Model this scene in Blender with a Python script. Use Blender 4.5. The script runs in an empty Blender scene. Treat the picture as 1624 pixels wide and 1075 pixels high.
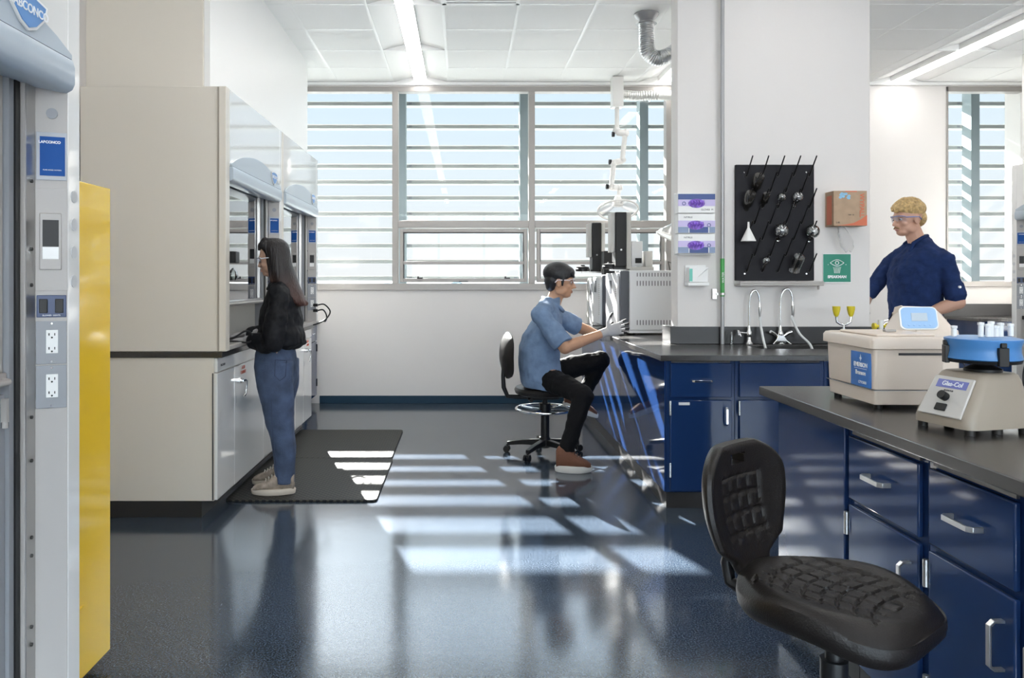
import bpy, bmesh, math, random
from mathutils import Vector, Matrix
random.seed(7)
PI = math.pi
C = bpy.context.scene.collection
F = 1217.0; VX, VY, HC = 735.0, 443.0, 1.37        # focal length in px, vanishing point, eye height

# ---------------------------------------------------------------- camera
cam_d = bpy.data.cameras.new('camera'); cam = bpy.data.objects.new('camera', cam_d); C.objects.link(cam)
cam.location = (0, 0, HC); cam.rotation_euler = (PI/2, 0, 0)
cam_d.sensor_width = 36; cam_d.lens = F/1624*36
cam_d.shift_x = (812-VX)/1624; cam_d.shift_y = -(537.5-VY)/1624
cam_d.clip_start = .05; cam_d.clip_end = 6000
bpy.context.scene.camera = cam
sc = bpy.context.scene
sc.view_settings.view_transform = 'Standard'; sc.view_settings.look = 'None'
sc.view_settings.exposure = 0.0; sc.view_settings.gamma = 1.0
# ---------------------------------------------------------------- sky and sun
SUN_DIR = Vector((-.315, 1, .55)).normalized()
w = bpy.data.worlds.new('sky'); sc.world = w; w.use_nodes = True
nt = w.node_tree; nt.nodes.clear()
N = nt.nodes.new; L = nt.links.new
tc = N('ShaderNodeTexCoord'); sp = N('ShaderNodeSeparateXYZ'); L(tc.outputs['Generated'], sp.inputs[0])
ra = N('ShaderNodeValToRGB'); L(sp.outputs['Z'], ra.inputs[0])
el = ra.color_ramp.elements
el[0].position = 0.0; el[0].color = (.97, .99, 1.0, 1)
el[1].position = .13; el[1].color = (.86, .96, 1.03, 1)
for p_, c_ in ((.25, (.74, .91, 1.04, 1)), (.305, (4.2, 4.9, 5.6, 1)), (.6, (2.2, 2.9, 3.8, 1)), (1.0, (1.2, 1.8, 2.9, 1))):
    e = el.new(p_); e.color = c_
vm = N('ShaderNodeVectorMath'); vm.operation = 'DOT_PRODUCT'; L(tc.outputs['Generated'], vm.inputs[0]); vm.inputs[1].default_value = SUN_DIR
mr = N('ShaderNodeMapRange'); mr.inputs[1].default_value = .965; mr.inputs[2].default_value = 1.0; mr.inputs[3].default_value = 0; mr.inputs[4].default_value = 4.0
mr.interpolation_type = 'SMOOTHSTEP'; L(vm.outputs['Value'], mr.inputs[0])
ad = N('ShaderNodeMixRGB'); ad.blend_type = 'ADD'; ad.inputs[0].default_value = 1
L(ra.outputs[0], ad.inputs[1]); L(mr.outputs[0], ad.inputs[2])
# sky behind the viewer is boosted as added fill light for the room
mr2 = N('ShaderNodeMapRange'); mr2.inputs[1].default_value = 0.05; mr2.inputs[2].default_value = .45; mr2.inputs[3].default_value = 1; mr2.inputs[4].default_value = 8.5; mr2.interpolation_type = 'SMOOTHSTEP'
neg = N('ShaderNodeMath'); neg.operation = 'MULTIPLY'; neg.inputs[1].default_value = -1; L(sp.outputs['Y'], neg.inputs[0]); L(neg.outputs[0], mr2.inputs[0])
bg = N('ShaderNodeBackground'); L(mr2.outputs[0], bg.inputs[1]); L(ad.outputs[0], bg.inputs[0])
ow = N('ShaderNodeOutputWorld'); L(bg.outputs[0], ow.inputs[0])
sd = bpy.data.lights.new('sun', 'SUN'); sun = bpy.data.objects.new('sun', sd); C.objects.link(sun)
sd.energy = 70; sd.angle = math.radians(.53); sd.color = (1, .97, .92)
sun.location = (-3, 20, 12); sun.rotation_euler = SUN_DIR.to_track_quat('Z', 'Y').to_euler()
LAMP = 13.5                                          # radiance of the ceiling light lenses

# ---------------------------------------------------------------- materials
MATS = {}
def mat(name, col, rough=.5, metal=0, spec=None, bump=0, bscale=60, var=0, vscale=8, coat=0, ior=None, alpha=1, trans=0, emit=None, estr=0, aniso=0):
    if name in MATS: return MATS[name]
    m = bpy.data.materials.new(name); m.use_nodes = True; MATS[name] = m
    t = m.node_tree; b = t.nodes['Principled BSDF']
    col = tuple(((c/255)/12.92 if c/255 <= .04045 else (((c/255)+.055)/1.055)**2.4) if max(col) > 1.01 else c for c in col)
    b.inputs['Base Color'].default_value = (*col, 1)
    b.inputs['Roughness'].default_value = rough; b.inputs['Metallic'].default_value = metal
    if spec is not None: b.inputs['Specular IOR Level'].default_value = spec
    if ior: b.inputs['IOR'].default_value = ior
    if coat: b.inputs['Coat Weight'].default_value = coat; b.inputs['Coat Roughness'].default_value = .05
    if trans: b.inputs['Transmission Weight'].default_value = trans
    if alpha < 1: b.inputs['Alpha'].default_value = alpha
    if emit: b.inputs['Emission Color'].default_value = (*emit, 1); b.inputs['Emission Strength'].default_value = estr
    co = t.nodes.new('ShaderNodeTexCoord')
    if bump:
        n = t.nodes.new('ShaderNodeTexNoise'); n.inputs['Scale'].default_value = bscale; n.inputs['Detail'].default_value = 3
        t.links.new(co.outputs['Object'], n.inputs['Vector'])
        bn = t.nodes.new('ShaderNodeBump'); bn.inputs['Strength'].default_value = bump; bn.inputs['Distance'].default_value = .004
        t.links.new(n.outputs[0], bn.inputs['Height']); t.links.new(bn.outputs[0], b.inputs['Normal'])
    if var:
        n = t.nodes.new('ShaderNodeTexNoise'); n.inputs['Scale'].default_value = vscale; n.inputs['Detail'].default_value = 4
        t.links.new(co.outputs['Object'], n.inputs['Vector'])
        r = t.nodes.new('ShaderNodeValToRGB'); r.color_ramp.elements[0].position = .3; r.color_ramp.elements[1].position = .7
        r.color_ramp.elements[0].color = (*[c*(1-var) for c in col], 1); r.color_ramp.elements[1].color = (*[min(1, c*(1+var)) for c in col], 1)
        t.links.new(n.outputs[0], r.inputs[0]); t.links.new(r.outputs[0], b.inputs['Base Color'])
    return m

def thin_glass(name, tint=(.96, .98, .98), refl=1.0, rough=.0, base=.03):
    if name in MATS: return MATS[name]
    m = bpy.data.materials.new(name); m.use_nodes = True; MATS[name] = m
    t = m.node_tree; t.nodes.clear()
    tr = t.nodes.new('ShaderNodeBsdfTransparent'); tr.inputs[0].default_value = (*tint, 1)
    gl = t.nodes.new('ShaderNodeBsdfGlossy'); gl.inputs['Roughness'].default_value = rough
    fr = t.nodes.new('ShaderNodeFresnel'); fr.inputs[0].default_value = 1.45
    mu = t.nodes.new('ShaderNodeMath'); mu.operation = 'MULTIPLY_ADD'; mu.inputs[1].default_value = refl; mu.inputs[2].default_value = base; mu.use_clamp = True
    mx = t.nodes.new('ShaderNodeMixShader'); o = t.nodes.new('ShaderNodeOutputMaterial')
    t.links.new(fr.outputs[0], mu.inputs[0]); t.links.new(mu.outputs[0], mx.inputs[0]); t.links.new(tr.outputs[0], mx.inputs[1]); t.links.new(gl.outputs[0], mx.inputs[2]); t.links.new(mx.outputs[0], o.inputs[0])
    return m

# ---------------------------------------------------------------- mesh helpers
def at(px, py, Y): return Vector(((px-VX)/F*Y, Y, HC-(py-VY)/F*Y))
def X(px, Y): return (px-VX)/F*Y
def Z(py, Y): return HC-(py-VY)/F*Y

class MB:
    def __init__(s, T=None): s.bm = bmesh.new(); s.T = T or Matrix()
    def v(s, p): return s.bm.verts.new(s.T @ Vector(p))
    def face(s, pts):
        return s.bm.faces.new([s.v(p) for p in pts])
    def box(s, x0, y0, z0, x1, y1, z1):
        q = [s.v(p) for p in ((x0,y0,z0),(x1,y0,z0),(x1,y1,z0),(x0,y1,z0),(x0,y0,z1),(x1,y0,z1),(x1,y1,z1),(x0,y1,z1))]
        for f in ((0,3,2,1),(4,5,6,7),(0,1,5,4),(1,2,6,5),(2,3,7,6),(3,0,4,7)): s.bm.faces.new([q[i] for i in f])
        return s
    def prism(s, pts, axis, a, b):
        """polygon (u,v) extruded along axis x, y or z from a to b"""
        def mk(u, v_, w_):
            return {'x': (w_, u, v_), 'y': (u, w_, v_), 'z': (u, v_, w_)}[axis]
        A = [s.v(mk(u, v_, a)) for u, v_ in pts]; B = [s.v(mk(u, v_, b)) for u, v_ in pts]
        s.bm.faces.new(A); s.bm.faces.new(B[::-1])
        n = len(pts)
        for i in range(n): s.bm.faces.new([A[i], A[(i+1) % n], B[(i+1) % n], B[i]])
        return s
    def rings(s, rings, cap=True, closed=False):
        R = [[s.v(p) for p in r] for r in rings]; n = len(R[0])
        m = len(R)
        for k in range(m if closed else m-1):
            a, b = R[k], R[(k+1) % m]
            for i in range(n): s.bm.faces.new([a[i], a[(i+1) % n], b[(i+1) % n], b[i]])
        if cap and not closed: s.bm.faces.new(R[0][::-1]); s.bm.faces.new(R[-1])
        return s
    def tube(s, pts, r, seg=10, closed=False):
        pts = [Vector(p) for p in pts]; n = len(pts)
        rr = r if isinstance(r, (list, tuple)) else [r]*n
        rings = []; up = None
        for i, p in enumerate(pts):
            if closed: d = (pts[(i+1) % n]-pts[i-1])
            elif i == 0: d = pts[1]-p
            elif i == n-1: d = p-pts[i-1]
            else: d = (pts[i+1]-p).normalized()+(p-pts[i-1]).normalized()
            d.normalize()
            if up is None: up = d.orthogonal().normalized()
            up = (up-d*up.dot(d))
            if up.length < 1e-5: up = d.orthogonal()
            up.normalize(); sd_ = d.cross(up)
            rings.append([p+(up*math.cos(2*PI*k/seg)+sd_*math.sin(2*PI*k/seg))*rr[i] for k in range(seg)])
        return s.rings(rings, closed=closed)
    def lathe(s, prof, c=(0,0,0), seg=24, M=None):
        M = M or Matrix(); c = Vector(c)
        rings = [[c+M @ Vector((max(r,1e-4)*math.cos(2*PI*k/seg), max(r,1e-4)*math.sin(2*PI*k/seg), z)) for k in range(seg)] for r, z in prof]
        return s.rings(rings)
    def cyl(s, p0, p1, r, seg=16): return s.tube([p0, p1], r, seg)
    def ell(s, c, a, M=None, seg=16, st=10):
        M = M or Matrix(); c = Vector(c); rings = []
        for j in range(st+1):
            t = -PI/2+PI*(j if 0 < j < st else (j+ (.15 if j == 0 else -.15)))/st
            rings.append([c+M @ Vector((a[0]*math.cos(t)*math.cos(2*PI*k/seg), a[1]*math.cos(t)*math.sin(2*PI*k/seg), a[2]*math.sin(t))) for k in range(seg)])
        return s.rings(rings)
    def cap(s, p0, r0, p1, r1, seg=12):
        p0 = Vector(p0); p1 = Vector(p1); d = (p1-p0)
        if d.length < 1e-6: return s.ell(p0, (r0,)*3)
        d.normalize(); u = d.orthogonal().normalized(); v_ = d.cross(u); rings = []
        for t in (-80, -50, -20): a = math.radians(t); rings.append((p0+d*math.sin(a)*r0, r0*math.cos(a)))
        for t in (20, 50, 80): a = math.radians(t); rings.append((p1+d*math.sin(a)*r1, r1*math.cos(a)))
        return s.rings([[c+(u*math.cos(2*PI*k/seg)+v_*math.sin(2*PI*k/seg))*r for k in range(seg)] for c, r in rings])
    def chain(s, *pr):
        for (p0, r0), (p1, r1) in zip(pr, pr[1:]): s.cap(p0, r0, p1, r1)
        return s
    def loft(s, secs, seg=20):
        """secs: (centre, U, V) ellipses"""
        return s.rings([[Vector(c)+Vector(U)*math.cos(2*PI*k/seg)+Vector(V)*math.sin(2*PI*k/seg) for k in range(seg)] for c, U, V in secs])

def wloc(o):
    v = Vector((0,0,0))
    while o: v += o.location; o = o.parent
    return v
def obj(name, mb, m, parent=None, bevel=0, smooth=True, label=None, vox=0, sm=0, seg=2, origin=None, disp=None):
    bm = mb.bm; bmesh.ops.recalc_face_normals(bm, faces=bm.faces)
    me = bpy.data.meshes.new(name); bm.to_mesh(me); bm.free()
    o = bpy.data.objects.new(name, me)
    if parent is not None: off = wloc(parent); o.parent = parent
    else:
        if origin is None:
            xs = [v.co for v in me.vertices]
            off = Vector(((min(p.x for p in xs)+max(p.x for p in xs))/2, (min(p.y for p in xs)+max(p.y for p in xs))/2, min(p.z for p in xs)))
        else: off = Vector(origin)
        o.location = off
    me.transform(Matrix.Translation(-off))
    C.objects.link(o)
    if m: me.materials.append(m)
    if smooth:
        for p in me.polygons: p.use_smooth = True
        if not vox: me.set_sharp_from_angle(angle=math.radians(38))
    if vox:
        r = o.modifiers.new('remesh', 'REMESH'); r.mode = 'VOXEL'; r.voxel_size = vox; r.use_smooth_shade = True
        if sm: q = o.modifiers.new('smooth', 'SMOOTH'); q.factor = .5; q.iterations = sm
    if disp:
        tx = bpy.data.textures.new(name, disp[0]); tx.noise_scale = disp[1]
        dm = o.modifiers.new('relief', 'DISPLACE'); dm.texture = tx; dm.strength = disp[2]; dm.mid_level = .5; dm.texture_coords = 'LOCAL'
    if bevel:
        b = o.modifiers.new('bevel', 'BEVEL'); b.width = bevel; b.segments = seg; b.limit_method = 'ANGLE'; b.angle_limit = math.radians(40); b.harden_normals = False
    if label: o['label'] = label
    return o
def thing(name, label, cat, loc, group=None):
    o = bpy.data.objects.new(name, None); o.empty_display_size = .05; C.objects.link(o); o.location = loc
    o['label'] = label; o['category'] = cat
    if group: o['group'] = group
    return o
def tag(o, label, cat, group=None, kind=None):
    o['label'] = label; o['category'] = cat
    if group: o['group'] = group
    if kind: o['kind'] = kind
    return o
def struct(name, mb, m, **k):
    o = obj(name, mb, m, **k)
    if o.parent is None: o['kind'] = 'structure'
    return o
def text(name, s, size, M, m, parent, ext=.0006, bold=0, ax='CENTER'):
    """lettering as a mesh; M places its plane (x right, y up, z out)"""
    cu = bpy.data.curves.new(name, 'FONT'); cu.body = s; cu.size = size; cu.extrude = ext; cu.align_x = ax; cu.align_y = 'CENTER'; cu.offset = bold
    t = bpy.data.objects.new('tmp', cu); C.objects.link(t); bpy.context.view_layer.update()
    me = bpy.data.meshes.new_from_object(t); bpy.data.objects.remove(t); bpy.data.curves.remove(cu)
    me.name = name; o = bpy.data.objects.new(name, me); C.objects.link(o); me.materials.clear(); me.materials.append(m)
    me.transform(M)
    if parent is not None: me.transform(Matrix.Translation(-wloc(parent))); o.parent = parent
    return o
def frame(o, xr, yu):
    """matrix with origin o, x axis xr, y axis yu"""
    xr = Vector(xr).normalized(); yu = Vector(yu).normalized(); z = xr.cross(yu)
    return Matrix(((xr.x, yu.x, z.x, o[0]), (xr.y, yu.y, z.y, o[1]), (xr.z, yu.z, z.z, o[2]), (0,0,0,1)))
def rotz(a, o=(0,0,0)): return Matrix.Translation(Vector(o)) @ Matrix.Rotation(a, 4, 'Z')

def flex(pts, r_, n, m_=None, wig=.05, seg=20):
    P_ = [Vector(p) for p in pts]; out = []; rr_ = []
    for i in range(n):                                # Catmull-Rom
        t_ = i/(n-1)*(len(P_)-1); k = min(int(t_), len(P_)-2); u = t_-k
        a, b_, c_, d_ = P_[max(k-1, 0)], P_[k], P_[k+1], P_[min(k+2, len(P_)-1)]
        out.append(.5*((2*b_)+(c_-a)*u+(2*a-5*b_+4*c_-d_)*u*u+(3*b_-a-3*c_+d_)*u**3)); rr_.append(r_*(1+wig*math.cos(i*PI)))
    return MB().tube(out, rr_, seg)
def cord(pts, r_, n=40, seg=8): return flex(pts, r_, n, None, 0, seg)

m_wall = mat('wall_paint', (.725, .695, .675), .55, bump=.05, bscale=200)
m_ceil = mat('ceiling_tile', (.92, .92, .91), .85, bump=.25, bscale=300, var=.02, vscale=200)
m_grid = mat('ceiling_grid_white', (.90, .90, .89), .4)
m_frame = mat('window_aluminium', (.33, .31, .295), .4, metal=.2)
m_navy = mat('navy_enamel', (.012, .035, .115), .07, coat=.12, ior=1.36, bump=.02, bscale=6)
m_epoxy = mat('black_epoxy_top', (.030, .028, .027), .24, var=.15, vscale=60, ior=1.7)
m_epoxe = mat('epoxy_splash', (.022, .022, .024), .35)
m_plinth = mat('black_plinth', (.028, .027, .027), .3)
m_base = mat('navy_baseboard', (.010, .035, .065), .5, spec=.25)
m_beige = mat('cream_enamel', (.74, .69, .61), .22, coat=.3, bump=.02, bscale=8)
m_white = mat('white_enamel', (.82, .82, .81), .14, coat=1.0, bump=.015, bscale=6)
m_soff = mat('soffit_panel', (.84, .84, .83), .38)
m_grey = mat('grey_blue_header', (.46, .53, .60), .25, coat=.2)
m_steel = mat('satin_steel', (.55, .54, .53), .3, metal=.9)
m_chrome = mat('chrome', (.85, .85, .85), .08, metal=1)
m_gpl = mat('grey_plate', (.27, .28, .30), .4)
m_black = mat('black_plastic', (.009, .009, .010), .4, spec=.35)
m_rub = mat('black_rubber', (.016, .014, .013), .5)
m_offw = mat('offwhite_plastic', (.41, .385, .365), .4)
m_wpl = mat('white_plastic', (.82, .82, .81), .35)
m_glass = thin_glass('window_glass', (.98, .99, .99), .30, base=0)
m_sash = thin_glass('sash_glass', (.93, .96, .95), 2.6, base=.06)
m_bluelab = mat('blue_label', (.006, .075, .30), .5, spec=.2)
m_txtw = mat('white_print', (.85, .87, .9), .5)
m_txtb = mat('dark_print', (.02, .02, .025), .5)
# ================================================================ the room
ZC, YB, XL, XR, YN = 3.55, 8.49, -2.32, 6.25, -6.0
m_floor = bpy.data.materials.new('blue_grey_floor'); m_floor.use_nodes = True
t = m_floor.node_tree; b = t.nodes['Principled BSDF']
co = t.nodes.new('ShaderNodeTexCoord')
n1 = t.nodes.new('ShaderNodeTexNoise'); n1.inputs['Scale'].default_value = 150; n1.inputs['Detail'].default_value = 2
n2 = t.nodes.new('ShaderNodeTexNoise'); n2.inputs['Scale'].default_value = 2.2; n2.inputs['Detail'].default_value = 3
r1 = t.nodes.new('ShaderNodeValToRGB'); e = r1.color_ramp.elements
e[0].position = .38; e[0].color = (.010, .017, .027, 1); e[1].position = .62; e[1].color = (.072, .095, .13, 1)
t.links.new(co.outputs['Object'], n1.inputs['Vector']); t.links.new(co.outputs['Object'], n2.inputs['Vector'])
t.links.new(n1.outputs[0], r1.inputs[0]); t.links.new(r1.outputs[0], b.inputs['Base Color'])
mrn = t.nodes.new('ShaderNodeMapRange'); mrn.inputs[3].default_value = .09; mrn.inputs[4].default_value = .17
t.links.new(n2.outputs[0], mrn.inputs[0]); t.links.new(mrn.outputs[0], b.inputs['Roughness'])
b.inputs['IOR'].default_value = 1.95
bn = t.nodes.new('ShaderNodeBump'); bn.inputs['Strength'].default_value = .10; bn.inputs['Distance'].default_value = .004
n3 = t.nodes.new('ShaderNodeTexNoise'); n3.inputs['Scale'].default_value = 9; n3.inputs['Detail'].default_value = 4
t.links.new(co.outputs['Object'], n3.inputs['Vector']); t.links.new(n3.outputs[0], bn.inputs['Height']); t.links.new(bn.outputs[0], b.inputs['Normal'])

struct('floor', MB().box(XL-.2, YN-.2, -.2, XR+.2, YB+.3, 0), m_floor, smooth=False)
struct('wall_left', MB().box(XL-.2, YN-.2, 0, XL, YB+.3, ZC+.3), m_wall)
struct('wall_right', MB().box(XR, YN-.2, 0, XR+.2, YB+.3, ZC+.3), m_wall)
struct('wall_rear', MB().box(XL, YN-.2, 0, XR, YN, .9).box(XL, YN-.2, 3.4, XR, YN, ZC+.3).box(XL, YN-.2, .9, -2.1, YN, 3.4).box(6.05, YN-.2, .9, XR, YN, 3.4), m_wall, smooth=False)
mb = MB()
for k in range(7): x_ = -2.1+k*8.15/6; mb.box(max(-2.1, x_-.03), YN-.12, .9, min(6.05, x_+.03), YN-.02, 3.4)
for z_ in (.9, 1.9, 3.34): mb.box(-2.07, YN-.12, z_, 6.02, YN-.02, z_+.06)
w3 = struct('fill_window', mb, m_frame)  # unseen rear glazing, added to let fill daylight into the room
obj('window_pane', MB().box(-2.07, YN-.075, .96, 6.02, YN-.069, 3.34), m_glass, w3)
# back wall with two openings
W1 = (-2.25, 2.31, 1.25, 3.50); W2 = (5.34, 6.2, 1.30, 3.50)
mb = MB()
def wb(x0, z0, x1, z1): mb.box(x0, YB, z0, x1, YB+.3, z1)
wb(XL, 0, XR, W1[2]); wb(XL, W1[3], XR, ZC+.3); wb(XL, W1[2], W1[0], W1[3]); wb(W1[1], W1[2], W2[0], W1[3]); wb(W2[1], W1[2], XR, W1[3]); wb(W2[0], W1[2], W2[1], W2[2])
struct('wall_back', mb, m_wall, smooth=False)
struct('baseboard_back', MB().box(-1.59, YB-.012, 0, XR, YB, .085), m_base, bevel=.003)

# window 1: mullions, transoms, two awning sashes
def winframe(name, mbf): return struct(name, mbf, m_frame, bevel=.004)
YF0, YF1 = YB-.012, YB+.10
mb = MB(); z0, z1 = W1[2], W1[3]
mb.box(W1[0], YF0-.02, z0, W1[1], YF1, z0+.075); mb.box(W1[0], YF0, z1-.055, W1[1], YF1, z1)
mull = [(-.787, -.720), (.722, .790), (2.24, 2.31)]
mb.box(W1[0], YF0, z0, W1[0]+.06, YF1, z1)
for a, b_ in mull: mb.box(a, YF0, z0+.075, b_, YF1, z1-.055)
for a, b_ in ((-.72, .722), (.79, 2.24)): mb.box(a, YF0, 1.94, b_, YF1, 2.02)
w1 = winframe('window_1', mb)
g = MB()
for a, b_, c, d in ((W1[0]+.06, -.787, 1.325, 3.445), (-.72, .722, 2.02, 3.445), (.79, 2.24, 2.02, 3.445)): g.box(a, YB+.045, c, b_, YB+.051, d)
obj('window_pane', g, m_glass, w1)
m_dkf = mat('dark_gasket', (.05, .05, .055), .5)
for a, b_ in ((-.70, .702), (.81, 2.22)):
    s = MB(); zt, zb = 1.925, 1.34
    s.box(a, YB-.03, zb, a+.035, YB+.03, zt); s.box(b_-.035, YB-.03, zb, b_, YB+.03, zt)
    s.box(a+.035, YB-.03, zt-.035, b_-.035, YB+.03, zt); s.box(a+.035, YB-.03, zb, b_-.035, YB+.03, zb+.04); s.box(a+.035, YB-.025, 1.535, b_-.035, YB+.03, 1.57)
    so = obj('awning_sash', s, m_frame, w1, bevel=.003)
    s = MB()
    for q in (a+.035, b_-.045): s.box(q, YB-.005, zb+.04, q+.010, YB+.03, zt-.035)
    s.box(a+.045, YB-.005, zt-.045, b_-.045, YB+.03, zt-.035)
    obj('gasket', s, m_dkf, so)
    obj('window_pane', MB().box(a+.035, YB+.005, zb+.04, b_-.035, YB+.011, zt-.035), m_glass, so)
    for q in (a+.22, b_-.22):
        obj('window_latch', MB().box(q-.03, YB-.05, zb+.038, q+.03, YB-.03, zb+.05).cyl((q-.02, YB-.04, zb+.05), (q-.02, YB-.04, zb+.065), .008), m_black, so)
    obj('window_pull', MB().box((a+b_)/2-.05, YB-.045, zb+.004, (a+b_)/2+.05, YB-.03, zb+.012), m_black, so)
mb = MB(); z0, z1 = W2[2], W2[3]
mb.box(W2[0], YF0-.02, z0-.01, W2[1], YF1, z0+.05); mb.box(W2[0], YF0, z1-.055, W2[1], YF1, z1); mb.box(W2[0], YF0, z0, W2[0]+.02, YF1, z1)
w2 = winframe('window_2', mb)
obj('window_pane', MB().box(W2[0]+.02, YB+.045, z0+.05, W2[1], YB+.051, z1-.055), m_glass, w2)

# ceiling: tiles, grid, recessed lights
rowX = [(-.776, -.166), (1.915, 2.525), (4.485, 5.095)]
xs = [-.776-.61*k for k in range(2, 0, -1)] + [-.776, -.166, .444, 1.054, 1.664, 1.915, 2.525, 3.135, 3.745, 4.355, 4.485, 5.095, 5.705]
xs = [XL] + xs + [XR]
ys = [YN] + [7.31-.61*k for k in range(21, 0, -1)] + [7.31, 7.92, YB]
lights = []
for ri, (a, b_) in enumerate(rowX):
    for k in range(11):
        y0 = 7.31-1.22*k; y1 = y0+1.22 if k else YB-.002
        if (ri == 1 and k == 2) or k in (7, 9): continue
        lights.append((ri, a, b_, y0, y1))
def islight(xa, ya): return any(a-.01 < xa < b_ and y0-.01 < ya < y1 for _, a, b_, y0, y1 in lights)
mb = MB(); gr = MB(); DIFF = (-.166+.61*0, 5.48)
diffuser = (-.166, .444, 5.48, 6.09)
for i in range(len(xs)-1):
    for j in range(len(ys)-1):
        xa, xb, ya, yb = xs[i], xs[i+1], ys[j], ys[j+1]
        if islight((xa+xb)/2, (ya+yb)/2): continue
        if abs(xa-diffuser[0]) < .01 and abs(ya-diffuser[2]) < .02: continue
        mb.box(xa, ya, ZC, xb, yb, ZC+.02)
struct('ceiling', mb, m_ceil, smooth=False)
for x in xs[1:-1]:
    segs = [(YN, YB)]
    gr.box(x-.012, YN, ZC-.003, x+.012, YB, ZC+.001)
for y in ys[1:-1]:
    cuts = sorted([(a, b_) for _, a, b_, y0, y1 in lights if y0+.01 < y < y1-.01]); x = XL
    for a, b_ in cuts: gr.box(x, y-.012, ZC-.0025, a, y+.012, ZC+.001); x = b_
    gr.box(x, y-.012, ZC-.0025, XR, y+.012, ZC+.001)
struct('trim_1', gr, m_grid, smooth=False)
struct('trim_2', MB().box(XL, YB-.03, ZC-.035, XR, YB-.002, ZC-.004), m_grid)     # wall angle above the windows
struct('trim_3', MB().box(XL-.2, YN-.2, ZC+.25, XR+.2, YB+.3, ZC+.3), m_dkf, smooth=False)   # slab above
m_wing = mat('reflector_white', (.88, .88, .87), .5)
m_lens = mat('light_lens', (.9, .9, .9), .5, emit=(1, .98, .95), estr=LAMP)
rn = {0: 'row above the floor mat', 1: 'row behind the column', 2: 'row right of the column'}
cnt = {}
for ri, a, b_, y0, y1 in lights:
    k = cnt.get(ri, 0); cnt[ri] = k+1
    pos = ['at the window', 'second from the window', 'third from the window'][k] if k < 3 else 'farther back'
    o = thing('ceiling_light', f'recessed white ceiling light, {rn[ri]}, {pos}', 'ceiling light', ((a+b_)/2, (y0+y1)/2, ZC), 'recessed ceiling lights')
    c = (a+b_)/2; h = .065; l = .069
    mbw = MB()
    for s in (-1, 1):
        mbw.face([(c+s*.305, y0, ZC), (c+s*l, y0, ZC+h), (c+s*l, y1, ZC+h), (c+s*.305, y1, ZC)])
        mbw.face([(c+s*.305, y0, ZC+.004), (c+s*l, y0, ZC+h+.004), (c+s*l, y1, ZC+h+.004), (c+s*.305, y1, ZC+.004)])
        for y in (y0+.002, y1-.002): mbw.face([(c+s*.305, y, ZC), (c+s*l, y, ZC+h), (c+s*l, y, ZC)])
    obj('reflector', mbw, m_wing, o, smooth=False)
    obj('lamp_housing', MB().box(c-l, y0+.004, ZC+.003, c+l, y1-.004, ZC+h), m_wing, o, smooth=False)
    obj('lens', MB().box(c-l, y0+.004, ZC-.002, c+l, y1-.004, ZC+.002), m_lens, o, smooth=False)
# supply grille in the ceiling
a, b_, y0, y1 = diffuser
o = thing('air_grille', 'square white slotted air grille set in the ceiling at the top edge', 'air vent', ((a+b_)/2, (y0+y1)/2, ZC))
mb = MB()
for k in range(4): mb.box(*( [(a, y0), (a, y1-.03), (a, y0), (b_-.03, y0)][k] + (ZC-.004,) + [(b_, y0+.03), (b_, y1), (a+.03, y1), (b_, y1)][k] + (ZC+.02,) ))
obj('grille_frame', mb, m_grid, o)
mb = MB()
for k in range(9): mb.box(a+.03, y0+.045+k*.06, ZC, b_-.03, y0+.075+k*.06, ZC+.006)
obj('louvre_blades', mb, m_grid, o)
obj('backing', MB().box(a+.01, y0+.01, ZC+.03, b_-.01, y1-.01, ZC+.04), m_gpl, o)

# ---------------------------------------------------------------- outside
m_slat = mat('louvre_aluminium', (.42, .44, .43), .9, spec=.1, var=.06, vscale=2)
m_fin = mat('fin_paint', (.27, .33, .35), .5)
YL = 10.2
zs = [Z(y, YL) for y in (167, 203, 236, 265, 290, 315, 340, 365, 390, 415, 441)]
fins = [-2.36, -.80, .785, 2.335, 3.9, 5.05, 6.62, 8.2]
for k, z in enumerate(zs):
    n = ['top', 'second', 'third', 'fourth', 'fifth', 'sixth', 'seventh', 'eighth', 'ninth', 'tenth', 'lowest'][k]
    o = thing('sun_louvre', f'long pale horizontal sun louvre outside the windows, {n} from the top', 'louvre', (2.9, YL, z), 'sun louvres outside the windows')
    pts = [(YL+a, z+b_) for a, b_ in ((-.098, -.022), (-.09, -.027), (.05, -.024), (.092, -.006), (.092, .004), (.05, .02), (-.09, .027), (-.098, .022))]
    obj('blade', MB().prism(pts, 'x', -3.2, 9.0), m_slat, o)
    br = MB()
    for x in fins[1:7]:
        for s in (-1, 1): br.box(x+s*.10-.02, YL-.10, z-.010, x+s*.10+.02, YL-.07, z+.016)
    obj('bracket', br, m_gpl, o)
ln = ['seen left of the first mullion', 'just right of the first mullion', 'left of the second mullion', 'behind the exhaust arm', '', 'at the left of the right-hand window', 'in the middle of the right-hand window', '']
for k, x in enumerate(fins):
    if k in (0, 4, 5, 7): continue
    o = obj('louvre_post', MB().box(x-.055, YL-.28, -.3, x+.055, YL-.09, 4.6), m_fin, bevel=.004)
    tag(o, f'tall pale blue upright carrying the sun louvres, {ln[k]}', 'post', 'uprights of the sun louvres')
m_fac = mat('shield_facade_dark', (.05, .055, .06), .6)  # kept dark so the sunlit shield throws little light on the louvres
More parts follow.
